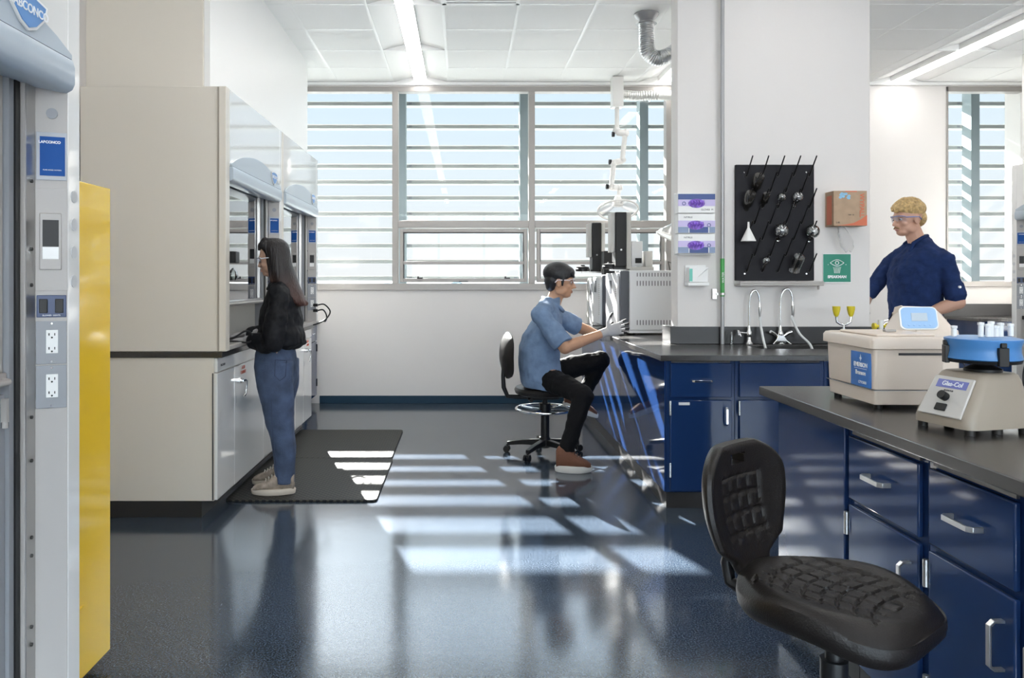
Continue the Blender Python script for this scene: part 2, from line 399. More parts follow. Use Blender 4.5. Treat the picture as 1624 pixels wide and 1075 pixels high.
struct('wall_shield_facade', MB().box(-14, YB+.02, ZC+.31, 18, YB+.34, 11).box(XR+.21, YB+.02, -12, 18, YB+.34, ZC+.30).box(-14, YB+.02, -12, XL-.21, YB+.34, ZC+.30).box(XL-.2, YB+.305, -12, XR+.2, YB+.34, 1.245).box(XL-.2, YB+.305, 3.505, XR+.2, YB+.34, ZC+.30).box(W1[1]+.005, YB+.305, 1.25, W2[0]-.005, YB+.34, 3.5), m_fac, smooth=False)   # unseen outer wall, added to shield the louvres from the rear sky
struct('trim_4', MB().box(-6, YB+.35, 4.5, 12, 11.55, 4.75), m_slat)                 # unseen eave above the window band, sized to block the high sun
m_ground = mat('far_ground', (.085, .09, .08), .9, var=.4, vscale=.01)
gd = obj('ground_outside', MB().box(-2500, 12, -12.5, 2500, 5000, -12), m_ground, smooth=False)
gd['kind'] = 'structure'
m_tree = mat('hazy_trees', (.05, .062, .06), .9, var=.35, vscale=.05)
mb = MB()
for k in range(150):
    x = random.uniform(-420, 560); y = random.uniform(420, 700)
    mb.ell((x, y, -9+random.uniform(-1, 2)), (random.uniform(6, 16), random.uniform(6, 10), random.uniform(4, 8)), seg=8, st=5)
tag(obj('treeline', mb, m_tree), 'hazy grey-green line of distant trees along the horizon', 'trees', kind='stuff')

# ---------------------------------------------------------------- column with its conduit
CX0, CX1, CY = 1.496, 2.846, 5.37
struct('wall_partition', MB().box(CX0, CY, 0, CX1, CY+.16, ZC), m_wall, bevel=.006)
# ================================================================ left side
# soffit above the far hoods
struct('wall_soffit', MB().box(XL, 4.74, 2.48, -1.565, 7.70, ZC), m_soff, smooth=False)
o = struct('trim_5', MB().box(XL, 4.715, 2.483, -1.60, 4.74, ZC), m_beige, bevel=.002)    # cream end panel of the soffit

def hood(X0, sx, Y0, Y1, zb, zt, zline, zsash, lab, end='hi', outlets=True, badge=True, depth=.84, walkin=False, near_panel=m_beige, txt=True):
    """fume hood: face plane at X0, opening toward sx, from Y0 to Y1"""
    T = Matrix.Translation((X0, 0, 0)) @ Matrix.Diagonal((sx, 1, 1, 1))
    o = thing('fume_hood', lab, 'fume hood', (X0-sx*depth/2, (Y0+Y1)/2, zb))
    B = lambda: MB(T)
    for ya, yb, m_ in ((Y0, Y0+.065, near_panel), (Y1-.065, Y1, m_white)):
        obj('side_panel', B().box(-depth, ya, zb, 0, yb, zt), m_, o, bevel=.003)
    # angled corner posts
    for s, ye in ((1, Y1), (-1, Y0)):
        p = [(0, ye-s*.066), (-.075, ye-s*.095), (-.075, ye-s*.14), (-.13, ye-s*.14), (-.13, ye-s*.066)]
        obj('corner_post', B().prism(p, 'z', zb+.001, zline-.05), m_offw, o, bevel=.002)
        obj('edge_strip', B().box(-.079, min(ye-s*.139, ye-s*.097), zb+.03, -.072, max(ye-s*.139, ye-s*.097), zline-.06), m_steel, o)
        obj('sash_track', B().box(-.15, min(ye-s*.142, ye-s*.185), zb+.03, -.09, max(ye-s*.142, ye-s*.185), zline-.02), m_gpl, o)
        obj('track_seal', B().box(-.092, min(ye-s*.145, ye-s*.165), zb+.03, -.085, max(ye-s*.145, ye-s*.165), zline-.03), m_black, o)
    ya, yb = Y0+.067, Y1-.067
    # header band with a rounded lower nose, upper panel, arched fascia
    hb = zline-.085
    pr = [(-.10, zline), (.014, zline), (.020, zline-.02), (.020, hb+.02), (.013, hb+.005), (-.003, hb-.004), (-.10, hb+.01)]
    q = B(); A = [q.v((a, ya, z)) for a, z in pr]; D = [q.v((a, yb, z)) for a, z in pr]
    q.bm.faces.new(A); q.bm.faces.new(D[::-1])
    for i in range(len(pr)): q.bm.faces.new([A[i], A[(i+1) % len(pr)], D[(i+1) % len(pr)], D[i]])
    obj('header', q, m_grey, o)
    obj('upper_panel', B().box(-.03, ya, zline+.004, 0, yb, zt-.002), m_white, o, bevel=.002)
    n = 16; arc = [(ya, zline+.003)]+[(ya+(yb-ya)*i/n, zline+.015+.11*math.sin(PI*i/n)**.8) for i in range(n+1)]+[(yb, zline+.003)]
    obj('arched_fascia', B().prism(arc, 'x', .001, .012), m_grey, o)
    obj('top', B().box(-depth, ya, zt-.03, -.032, yb, zt-.002), m_white, o)
    obj('rear_baffle', B().box(-depth, ya, zb+.04, -depth+.02, yb, zt-.035), m_white, o)
    for k, z in enumerate((zb+.45, zb+.95)): obj('baffle_slot', B().box(-depth+.02, ya+.1, z, -depth+.024, yb-.1, z+.02), m_gpl, o)
    obj('hood_lamp', B().box(-.55, ya+.35, zt-.06, -.40, yb-.35, zt-.035), mat('hood_lamp_lens', (.9, .9, .9), .5, emit=(1, .97, .92), estr=7), o)
    if not walkin: obj('airfoil_sill', B().box(-.11, Y0+.067, zb+.001, -.002, Y1-.067, zb+.03), m_offw, o, bevel=.006)
    else: obj('floor_tray', B().box(-depth+.02, ya, zb+.001, -.13, yb, zb+.03), m_white, o)
    # sash
    sa, sb = Y0+.186, Y1-.186
    fr = obj('sash', B().box(-.135, sa, zsash, -.095, sb, zsash+.035).box(-.135, sa, zsash+.035, -.105, sa+.025, zline-.02).box(-.135, sb-.025, zsash+.035, -.105, sb, zline-.02), m_steel if not walkin else m_offw, o, bevel=.003)
    obj('sash_pane', B().box(-.122, sa+.025, zsash+.035, -.117, sb-.025, zline-.02), m_sash, fr)
    obj('sash_handle', B().tube([(-.095, sa+.02, zsash+.015), (-.075, sa+.03, zsash+.015), (-.075, sb-.03, zsash+.015), (-.095, sb-.02, zsash+.015)], .009), m_offw, fr)
    if walkin:
        f2 = obj('lower_sash', B().box(-.13, sa, zb+.10, -.10, sb, zb+.13).box(-.13, sa, zsash-.05, -.10, sb, zsash-.02).box(-.13, sa, zb+.13, -.10, sa+.025, zsash-.05).box(-.13, sb-.025, zb+.13, -.10, sb, zsash-.05), m_gpl, o, bevel=.002)
        obj('sash_pane', B().box(-.118, sa+.025, zb+.13, -.113, sb-.025, zsash-.05), m_sash, f2)
        obj('sash_latch', B().box(-.10, sb-.018, zsash-.09, -.085, sb-.008, zsash-.03).cyl((-.092, sb-.013, zsash-.105), (-.092, sb-.013, zsash-.088), .007), m_offw, f2)
    # furniture of the far angled post
    ye = Y1 if end == 'hi' else Y0; s = 1 if end == 'hi' else -1
    p0 = Vector((-.075, ye-s*.095, 0)); p1 = Vector((0, ye-s*.066, 0)); d = (p1-p0).normalized()
    nrm = Vector((d.y, -d.x, 0))*s
    FM = T @ Matrix(((d.x, nrm.x, 0, p0.x), (d.y, nrm.y, 0, p0.y), (0, 0, 1, 0), (0, 0, 0, 1)))
    # FM: x along the face, y out of it, z up
    def plate(nm, x0, x1, z0, z1, m_, th=.003, par=None, y0=0, bev=.0015, **k): return obj(nm, MB(FM).box(x0, y0, z0, x1, y0+th, z1), m_, par or o, bevel=bev, **k)
    zz = lambda py: HC-(py-VY)/F*2.08+(zline-1.966)
    obj('hole_plug', MB(FM).cyl((.042, 0, zz(180)), (.042, .003, zz(180)), .0145, 20), m_gpl, o)
    bp = plate('label_frame', .004, .079, zz(286), zz(210), mat('label_frame_grey', (.40, .42, .46), .4))
    bl = plate('blue_label', .013, .074, zz(279), zz(217), m_bluelab, .001, bp, .003)
    e = plate('control_plate', .002, .080, zz(461), zz(299), m_offw, .0015)
    mo = plate('airflow_monitor', .012, .066, zz(428), zz(338), m_offw, .006, bev=.003)
    plate('monitor_screen', .020, .059, zz(391), zz(349), m_black, .001, mo, .006); plate('monitor_keypad', .020, .059, zz(411), zz(392), m_wpl, .001, mo, .006)
    sw = plate('switch_plate', .005, .077, zz(503), zz(468), mat('navy_plate', (.01, .035, .12), .3), .003)
    for x in (.012, .050): plate('rocker_switch', x, x+.020, zz(496), zz(474), m_black, .005, sw, .003)
    for y in (508, 578):
        pl = plate('outlet', .003, .078, zz(y+69), zz(y+1), m_gpl, .003, bev=.002)
        rc = plate('receptacle', .028, .057, zz(y+52), zz(y+15), m_wpl, .002, pl, .003)
        sl = MB(FM)
        for q in (y+22, y+44):
            sl.box(.034, .005, zz(q+2), .037, .0056, zz(q-2)); sl.box(.048, .005, zz(q+2), .0505, .0056, zz(q-2)); sl.cyl((.0425, .005, zz(q+5)), (.0425, .0056, zz(q+5)), .0026, 8)
        obj('socket_slots', sl, m_black, rc)
        q = MB(FM)
        for v_ in (y+5, y+65): q.cyl((.042, .003, zz(v_)), (.042, .0042, zz(v_)), .0028, 10)
        obj('screw', q, m_chrome, pl)
    if txt:
        xr = FM.to_3x3() @ Vector((1, 0, 0)); xr = xr if xr.x > 0 else -xr
        t_ = text('logo_lettering', 'LABCONCO', .0095, frame(FM @ Vector((.037, .0045, zz(226))), xr, (0, 0, 1)), m_txtw, bl, bold=.0004)
        text('small_lettering', 'FUME HOOD SYSTEMS', .0045, frame(FM @ Vector((.043, .0045, zz(270))), xr, (0, 0, 1)), m_txtw, bl)
        text('small_lettering', 'BLOWER  LIGHTS', .0055, frame(FM @ Vector((.041, .0035, zz(500))), xr, (0, 0, 1)), m_txtw, sw)
        q = MB(T)
        for y in (287, 395, 452, 662, 731, 853, 882, 995, 1023):
            z = HC-(y-VY)/F*2.04
            if z > zb+.05: q.cyl((-.073, ye-s*.117, z), (-.068, ye-s*.117, z), .005, 10)
        obj('screw', q, mat('dark_screw', (.08, .08, .08), .3, metal=.8), o)
        q = MB(T)
        for y in (312, 356, 400, 446): z = HC-(y-VY)/F*2.12; q.cyl((0, ye-s*.034, z), (.002, ye-s*.034, z), .017, 20)
        obj('hole_cover', q, mat('cover_grey', (.55, .56, .58), .4), o)
    if badge:
        yc = Y1-.285 if end == 'hi' else Y0+.285; zc = zline+.060
        sh = [(-.085, .035), (-.03, .045), (.03, .045), (.085, .035), (.075, .0), (.035, -.035), (0, -.048), (-.035, -.035), (-.075, 0)]
        bd = obj('badge', MB(T).prism([(yc+a, zc+b_) for a, b_ in sh], 'x', .013, .018), m_wpl, o)
        obj('badge_shield', MB(T).prism([(yc+a*.86, zc+b_*.84) for a, b_ in sh], 'x', .018, .020), mat('badge_blue', (.10, .28, .62), .3), bd)
        if sx > 0: text('logo_lettering', 'LABCONCO', .030, frame((X0+.0205, yc, zc+.006), (0, 1, 0), (0, 0, 1)), m_txtw, bd, bold=.0006)
    return o

hood(-1.08, 1, .75, 2.161, 0.0, 2.60, 1.966, 1.095, 'large fume hood at the left edge with sash rail, grey header and outlet pillar', walkin=True, near_panel=m_white)
hA = hood(-1.363, 1, 4.41, 5.752, .955, 2.48, 2.03, 1.20, 'fume hood with cream side panel that the long-haired person reaches into')
hB = hood(-1.363, 1, 5.754, 7.17, .955, 2.48, 2.03, 1.20, 'farther fume hood on the left, behind the long-haired person and next to the window')
# seam of the cream side panel: front edge trim
obj('edge_trim', MB().box(-1.412, 4.402, .958, -1.402, 4.410, 2.475), mat('seam_tan', (.36, .32, .27), .4), hA)
obj('front_trim', MB().box(-1.402, 4.400, .958, -1.363, 4.410, 2.478), m_beige, hA, bevel=.002)

# worktop under the far hoods
o = tag(obj('worktop', MB().box(-2.30, 4.405, .92, -1.385, 7.17, .953), m_epoxy, bevel=.003), 'thin black worktop between the cream cabinets and the far fume hoods', 'worktop')
# base cabinets
def hood_cabinet(Y0, Y1, splits, lab, near=False, handle_at=None, warn=True):
    o = thing('base_cabinet', lab, 'cabinet', (-1.86, (Y0+Y1)/2, 0), 'cream base cabinets under the far hoods')
    obj('body', MB().box(-2.30, Y0, .095, -1.435, Y1, .919), m_beige, o, bevel=.002)
    obj('plinth', MB().box(-2.30, Y0+(.004 if near else 0), 0, -1.507, Y1, .094), m_plinth, o)
    obj('apron', MB().box(-1.434, Y0+.003, .835, -1.417, Y1-.003, .915), m_white, o, bevel=.002)
    ys_ = [Y0]+splits+[Y1]
    for k in range(len(ys_)-1):
        d = obj('door', MB().box(-1.434, ys_[k]+.003, .10, -1.417, ys_[k+1]-.003, .828), m_white, o, bevel=.002)
        if k == 1 or len(ys_) == 2:
            y = ys_[k]+.07 if len(ys_) > 2 else Y0+.1
            bs = MB().cyl((-1.417, y, .735), (-1.395, y, .735), .020).cyl((-1.395, y, .735), (-1.380, y, .735), .013)
            bs.tube([(-1.382, y, .735), (-1.375, y+.02, .737), (-1.375, y+.05, .73), (-1.378, y+.058, .69), (-1.382, y+.055, .645), (-1.39, y+.04, .63)], .006)
            obj('lever_handle', bs, m_chrome, d)
            obj('keyhole', MB().box(-1.4175, y-.045, .60, -1.4155, y-.035, .645), m_gpl, d)
            if warn: text('warning_lettering', 'ACID\nCABINET', .030, frame((-1.416, y+.12, .80-.01), (0, 1, 0), (0, 0, 1)), mat('red_print', (.75, .18, .12), .5), d)
    return o
c1 = hood_cabinet(4.415, 5.44, [4.75], 'cream base cabinet at the near end, its broad side facing the viewer', near=True)
obj('side_seam', MB().box(-2.216, 4.412, .10, -2.212, 4.415, .915), m_gpl, c1)
obj('side_seam', MB().box(-1.445, 4.411, .10, -1.438, 4.415, .83), m_dkf, c1)
text('small_lettering', 'VACUUM', .02, frame((-1.4165, 4.52, .868), (0, 1, 0), (0, 0, 1)), m_txtb, c1)
hood_cabinet(5.442, 6.46, [5.95], 'cream base cabinet in the middle, behind the jeans of the long-haired person')
hood_cabinet(6.462, 7.16, [6.79], 'cream base cabinet at the far end, beyond the long-haired person')
# navy cabinet past the hoods
o = thing('base_cabinet', 'slim slice of a blue base cabinet between the cream cabinets and the window wall', 'cabinet', (-1.95, 7.83, 0))
obj('body', MB().box(-2.30, 7.20, .09, -1.63, 8.46, .88), m_navy, o, bevel=.002)
obj('plinth', MB().box(-2.30, 7.20, 0, -1.68, 8.46, .089), m_plinth, o)
obj('worktop', MB().box(-2.30, 7.19, .881, -1.60, 8.47, .915), m_offw, o, bevel=.003)
d = obj('drawer', MB().box(-1.63, 7.9, .70, -1.612, 8.44, .87), m_navy, o, bevel=.003); obj('handle', MB().tube([(-1.612, 8.1, .79), (-1.59, 8.1, .79), (-1.59, 8.22, .79), (-1.612, 8.22, .79)], .005), m_chrome, d)
d = obj('door', MB().box(-1.63, 7.9, .10, -1.612, 8.44, .69), m_navy, o, bevel=.003)
for z in (.2, .58): obj('hinge', MB().box(-1.612, 8.42, z, -1.605, 8.44, z+.08), m_black, d)
# black cords from the far hood outlet
for zq, dq, lab_ in ((1.135, .0, 'upper black power cord plugged into the farther hood by the window'), (1.085, -.03, 'lower black power cord plugged into the farther hood by the window')):
    mb = cord([(-1.335, 7.03, zq), (-1.28+dq*.3, 7.05, zq+.005), (-1.235+dq, 7.09, zq-.05), (-1.245+dq, 7.09, zq-.10), (-1.29, 7.03, .985), (-1.345, 6.88, .962)], .007); mb.box(-1.375, 7.015, zq-.013, -1.335, 7.045, zq+.013)
    tag(obj('power_cord', mb, m_black, bevel=.002), lab_, 'cord', 'cords of the farther hood')
# things inside the first hood
o = thing('clamp_stand', 'laboratory stand with black clamp inside the hood, in front of the face', 'clamp stand', (-1.62, 4.95, .955))
obj('base', MB().box(-1.72, 4.87, .955, -1.52, 5.03, .97), m_gpl, o, bevel=.003)
obj('rod', MB().cyl((-1.62, 4.98, .97), (-1.62, 4.98, 1.66), .007), m_steel, o)
obj('clamp', MB().box(-1.66, 4.92, 1.49, -1.49, 4.99, 1.53).box(-1.50, 4.90, 1.475, -1.455, 4.99, 1.55), m_black, o, bevel=.006)
fl = obj('flask', MB().lathe([(.01, 0), (.04, .005), (.052, .03), (.045, .06), (.018, .09), (.014, .13), (.018, .135)], (-1.50, 4.93, 1.36), 20), m_sash); tag(fl, 'round clear glass flask held in the hood under the black clamp', 'flask')
fl.parent = None
mb = cord([(-1.50, 4.70, .995), (-1.42, 4.74, 1.01), (-1.35, 4.76, 1.05), (-1.315, 4.78, 1.02), (-1.33, 4.76, .98), (-1.42, 4.70, .992), (-1.5, 4.66, .992), (-1.6, 4.7, .993), (-1.7, 4.75, .993)], .006)
tag(obj('cable', mb, m_black), 'black looping cable lying on the sill by the gloved hands', 'cable')

# yellow safety cabinet
m_yel = mat('yellow_enamel', (.93, .60, .035), .12, coat=.35, ior=1.45, bump=.03, bscale=5)
o = thing('safety_cabinet', 'tall glossy yellow flammables cabinet beside the left fume hood', 'cabinet', (-1.6, 2.46, 0))
obj('body', MB().box(-2.05, 2.18, .04, -1.285, 2.745, 1.70), m_yel, o, bevel=.004)
d = obj('door', MB().box(-1.284, 2.19, .045, -1.265, 2.75, 1.695), m_yel, o, bevel=.003)
obj('vent_cap', MB().cyl((-1.266, 2.535, .245), (-1.262, 2.535, .245), .037, 24), m_dkf, d)
obj('vent_rim', MB().lathe([(.037, -.003), (.043, -.003), (.043, .003), (.037, .003)], (-1.262, 2.535, .245), 24, Matrix.Rotation(PI/2, 4, 'Y')), m_yel, d)
obj('base', MB().box(-2.0, 2.2, 0, -1.33, 2.70, .039), m_plinth, o)
# anti fatigue mat
m_mat = bpy.data.materials.new('rubber_mat'); m_mat.use_nodes = True; t = m_mat.node_tree; b = t.nodes['Principled BSDF']
b.inputs['Roughness'].default_value = .6; b.inputs['Specular IOR Level'].default_value = .25
co = t.nodes.new('ShaderNodeTexCoord'); mp = t.nodes.new('ShaderNodeMapping'); mp.inputs['Rotation'].default_value = (0, 0, PI/4); mp.inputs['Scale'].default_value = (34, 34, 34)
t.links.new(co.outputs['Object'], mp.inputs[0]); vo = t.nodes.new('ShaderNodeTexChecker'); vo.inputs['Scale'].default_value = 1
sx_ = t.nodes.new('ShaderNodeSeparateXYZ'); t.links.new(mp.outputs[0], sx_.inputs[0])
outs = []
for ax in 'XY':
    a = t.nodes.new('ShaderNodeMath'); a.operation = 'PINGPONG'; a.inputs[1].default_value = .5; t.links.new(sx_.outputs[ax], a.inputs[0])
    g_ = t.nodes.new('ShaderNodeMath'); g_.operation = 'GREATER_THAN'; g_.inputs[1].default_value = .16; t.links.new(a.outputs[0], g_.inputs[0]); outs.append(g_)
ml = t.nodes.new('ShaderNodeMath'); ml.operation = 'MULTIPLY'; t.links.new(outs[0].outputs[0], ml.inputs[0]); t.links.new(outs[1].outputs[0], ml.inputs[1])
cr = t.nodes.new('ShaderNodeValToRGB'); cr.color_ramp.elements[0].color = (.055, .052, .045, 1); cr.color_ramp.elements[1].color = (.012, .013, .015, 1)
t.links.new(ml.outputs[0], cr.inputs[0]); t.links.new(cr.outputs[0], b.inputs['Base Color'])
bn = t.nodes.new('ShaderNodeBump'); bn.invert = True; bn.inputs['Strength'].default_value = 1; bn.inputs['Distance'].default_value = .008; t.links.new(ml.outputs[0], bn.inputs['Height']); t.links.new(bn.outputs[0], b.inputs['Normal'])
mt = thing('floor_mat', 'dark perforated anti-fatigue mat on the floor in front of the cream cabinets', 'floor mat', (-1.0, 5.8, 0))
def rr(x0, y0, x1, y1, r, n=5):
    P_ = []
    for cx_, cy_, a0 in ((x1-r, y0+r, -90), (x1-r, y1-r, 0), (x0+r, y1-r, 90), (x0+r, y0+r, 180)):
        for k in range(n+1): a = math.radians(a0+90*k/n); P_.append((cx_+r*math.cos(a), cy_+r*math.sin(a)))
    return P_
obj('mat_tile', MB().prism(rr(-1.47, 4.72, -.535, 5.83, .035), 'z', .001, .014), m_mat, mt, bevel=.004)
obj('mat_tile', MB().prism(rr(-1.47, 5.834, -.545, 6.93, .035), 'z', .001, .014), m_mat, mt, bevel=.004)
# ================================================================ island with sink
IX, IY0, IY1, IX1 = 1.17, 4.55, 7.85, 2.95
# worktop pieces round the sink hole (one mesh)
sx0, sx1, sy0, sy1 = 1.93, 2.62, 4.97, 5.27
mb = MB()
for a in ((IX, IY0, sx0, IY1), (sx1, IY0, IX1, 6.2), (sx0, IY0, sx1, sy0), (sx0, sy1, sx1, IY1)): mb.box(a[0], a[1], .885, a[2], a[3], .92)
mb.box(sx1, 6.2, .885, 2.3+.5, IY1, .92)
bmesh.ops.remove_doubles(mb.bm, verts=mb.bm.verts, dist=1e-5)
it = tag(obj('worktop', mb, m_epoxy, bevel=.003), 'black worktop of the navy island, with the sink and the white analysers', 'worktop')
mb = MB()
for a in ((sx0, sy0, sx0+.01, sy1), (sx1-.01, sy0, sx1, sy1), (sx0+.01, sy0, sx1-.01, sy0+.01), (sx0+.01, sy1-.01, sx1-.01, sy1)): mb.box(a[0], a[1], .62, a[2], a[3], .884)
mb.box(sx0, sy0, .61, sx1, sy1, .62)
tag(obj('sink', mb, m_epoxe), 'black rectangular sink sunk in the island worktop below the glassware rack', 'sink')
# splash
tag(obj('splashback', MB().box(CX0-.055, CY-.025, .921, 2.95, CY-.002, 1.04).box(CX0-.055, CY-.002, .921, CX0-.003, CY+.19, 1.04), m_epoxe, bevel=.002), 'low black splashback along the foot of the white column', 'splashback')

def bar_handle(par, M, w, out=.032, r=.006, m_=None, wide=.012):
    """flat bent bar handle in plane M (x along, y across, z out)"""
    q = MB(M); pts = [(-w/2, 0, 0), (-w/2, 0, out*.7), (-w/2+.010, 0, out), (w/2-.010, 0, out), (w/2, 0, out*.7), (w/2, 0, 0)]
    rings = []
    for i, p in enumerate(pts):
        p = Vector(p); t_ = .0035
        nx = [(-1,0,0), (-.9,0,.4), (-.4,0,.9), (.4,0,.9), (.9,0,.4), (1,0,0)][i]; n_ = Vector(nx)
        rings.append([p+n_*t_+Vector((0, wide/2, 0)), p+n_*t_-Vector((0, wide/2, 0)), p-n_*t_-Vector((0, wide/2, 0)), p-n_*t_+Vector((0, wide/2, 0))])
    q.rings(rings); return obj('handle', q, m_ or m_steel, par, bevel=.001)

m_navy2 = m_navy
def front_cab(x0, x1, drawer, lab, hinge='L', grp='navy units along the front of the island', card=False):
    o = thing('base_cabinet', lab, 'cabinet', ((x0+x1)/2, 4.85, 0), grp)
    obj('body', MB().box(x0, 4.60, .095, x1, 4.95, .884), m_navy, o, bevel=.002)
    obj('plinth', MB().box(x0, 4.60, 0, x1, 4.95, .094), m_plinth, o)
    f = .018
    d = obj('drawer' if drawer else 'apron_panel', MB().box(x0+.022, 4.583, .665, x1-.022, 4.599, .87), m_navy, o, bevel=.004)
    obj('pull_recess', MB().box(x0+.03, 4.590, .872, x1-.03, 4.599, .880), m_dkf, o)
    if drawer: bar_handle(d, frame((x0+.022+(x1-x0-.044)*.5, 4.583, .765), (1, 0, 0), (0, 0, 1)), .115, m_=m_chrome)
    d = obj('door', MB().box(x0+.022, 4.583, .105, x1-.022, 4.599, .648), m_navy, o, bevel=.004)
    hx = x1-.06 if hinge == 'L' else x0+.06
    bar_handle(d, frame((hx, 4.583, .555), (0, 0, 1), (-1, 0, 0)), .105, m_=m_chrome)
    for z in (.19, .56): obj('hinge', MB().cyl(((x0+.020) if hinge == 'L' else (x1-.020), 4.580, z), ((x0+.020) if hinge == 'L' else (x1-.020), 4.580, z+.085), .007, 10), m_chrome, d)
    if card: obj('card_holder', MB().box(x0+.07, 4.578, .620, x0+.135, 4.583, .636), m_wpl, d)
    return o
front_cab(1.215, 1.625, True, 'navy drawer-and-door cabinet at the near left corner of the island', card=True)
front_cab(1.627, 2.16, False, 'navy cabinet below the first tap of the island')
front_cab(2.162, 2.70, False, 'navy cabinet of the island, mostly hidden by the nearer bench')
# the long cabinets on the island's left side
nm = ['nearest the corner', 'second from the corner', 'third from the corner', 'behind the seated person\'s knee', 'farthest, toward the window']
ycs = [4.602, 5.24, 5.89, 6.54, 7.19, 7.80]
for k in range(5):
    y0, y1 = ycs[k], ycs[k+1]
    if k == 0: y0 = 4.952
    o = thing('base_cabinet', f'glossy navy cabinet on the long left side of the island, {nm[k]}', 'cabinet', (1.5, (y0+y1)/2, 0), 'navy units along the left side of the island')
    obj('body', MB().box(1.217, y0+.001, .095, 1.43 if k < 2 else 2.2, y1-.001, .884), m_navy, o, bevel=.001)
    obj('plinth', MB().box(1.222, y0+.001, 0, 1.43, y1-.001, .094), m_plinth, o)
    obj('side_panel', MB().box(1.205, (4.603 if k == 0 else y0+.001), .097, 1.214, y1-.001, .880), m_navy, o, bevel=.001)

# conduit up the column
m_con = mat('conduit_grey', (.36, .36, .37), .35, metal=.4)
o = thing('conduit', 'thin grey conduit running up the white column with a green sleeve', 'pipe', (1.795, 5.32, .92))
obj('pipe', MB().cyl((1.795, 5.320, .921), (1.795, 5.320, 3.54), .0135, 14), m_con, o)
gs = obj('green_sleeve', MB().cyl((1.795, 5.320, Z(470, 5.32)), (1.795, 5.320, Z(410, 5.32)), .0152, 14), mat('green_label', (.06, .33, .08), .45), o)
text('pipe_lettering', 'WATER', .022, frame((1.795, 5.304, Z(440, 5.32)), (0, 0, 1), (-1, 0, 0)), m_txtw, gs)
for z in (Z(466, 5.34), 3.38):
    obj('pipe_clamp', MB().box(1.735, 5.345, z-.035, 1.765, 5.368, z+.035).box(1.76, 5.335, z-.008, 1.785, 5.350, z+.008).lathe([(.017, -.008), (.020, -.008), (.020, .008), (.017, .008)], (1.795, 5.32, z), 16), m_steel, o)
# stub vial beside the conduit
tag(obj('glass_vial', MB().lathe([(.010, 0), (.011, .01), (.011, .07), (.007, .08), (.007, .09)], (1.845, 5.28, .9205), 14), m_sash), 'small clear glass tube standing beside the conduit foot', 'vial')

# glove boxes in a rack
m_purp = mat('purple_print', (.22, .10, .55), .4, var=.5, vscale=60); m_nvp = mat('navy_print', (.03, .07, .25), .4); m_lil = mat('lilac_print', (.55, .48, .75), .4); m_gbp = mat('slate_print', (.22, .29, .45), .4)
s5 = F/5.30
rk = thing('glove_rack', 'white wire holder on the column carrying three purple glove boxes', 'rack', (X(1104, 5.3), 5.36, Z(402, 5.3)))
xa, xb = X(1074, 5.28), X(1134, 5.28)
zt_ = Z(306, 5.28); zb_ = Z(402, 5.28); hh = (zt_-zb_)/3
obj('holder_back', MB().box(xa, 5.355, zb_-.01, xb, 5.368, zt_+.005), m_wpl, rk)
for k in range(4): obj('holder_shelf', MB().box(xa, 5.275, zb_-.006+k*hh-.0, xb, 5.355, zb_-.003+k*hh), m_wpl, rk)
for k in range(3):
    z0 = zt_-(k+1)*hh+.001; z1 = z0+hh-.008
    o = thing('glove_box', ['purple and navy glove box, topmost in the holder on the column', 'purple and white glove box, middle one in the holder on the column', 'purple and white glove box, lowest in the holder on the column'][k], 'box', ((xa+xb)/2, 5.31, z0), 'glove boxes on the column')
    obj('carton', MB().box(xa+.004, 5.272, z0, xb-.004, 5.352, z1), m_wpl, o, bevel=.002)
    h_ = z1-z0; W_ = xb-xa
    def band(nm_, a, b_, c, d_, m_): obj(nm_, MB().box(xa+.004+W_*a, 5.2710, z0+h_*c, xa+W_*b_-.002, 5.2722, z0+h_*d_), m_, o)
    if k == 0: band('printed_band', 0, 1, .70, 1, m_nvp); band('printed_band', 0, 1, .36, .69, m_lil)
    else: band('printed_band', 0, 1, .34, .66, m_lil); band('printed_band', 0, .3, .02, .33, m_gbp); band('printed_band', .3, .82, .02, .33, m_nvp); band('printed_band', .82, 1, .02, .33, m_gbp)
    cx_ = xa+W_*(.50 if k == 0 else .48); cz_ = z0+h_*(.5 if k == 0 else .42)
    ov = obj('glove_opening', MB().prism([(cx_+.058*math.cos(t_), cz_+.031*math.sin(t_)) for t_ in [2*PI*i/24 for i in range(24)]], 'y', 5.2700, 5.2709), m_purp, o)
    q = MB()
    for i in range(5): q.tube([(cx_-.045+i*.02, 5.268, cz_-.02+.01*(i % 2)), (cx_-.03+i*.018, 5.262, cz_+.004), (cx_-.038+i*.022, 5.268, cz_+.02)], [.004, .009, .004], 6)
    obj('glove_fold', q, mat('violet_nitrile', (.25, .12, .60), .35), ov)
    cr_ = xa+W_*(.17 if k == 0 else .83); q = MB()
    q.tube([(cr_+.011*math.cos(t_), 5.2708, cz_+.011*math.sin(t_)) for t_ in [2*PI*i/16 for i in range(16)]], .0022, 6, closed=True); obj('printed_ring', q, m_nvp, o)
    text('box_lettering', 'NITRILE' if k else 'GLOVES  M', .017, frame((xa+W_*(.28 if k else .78), 5.2715, z0+h_*(.83 if k else .17)), (1, 0, 0), (0, 0, 1)), m_txtb, o)
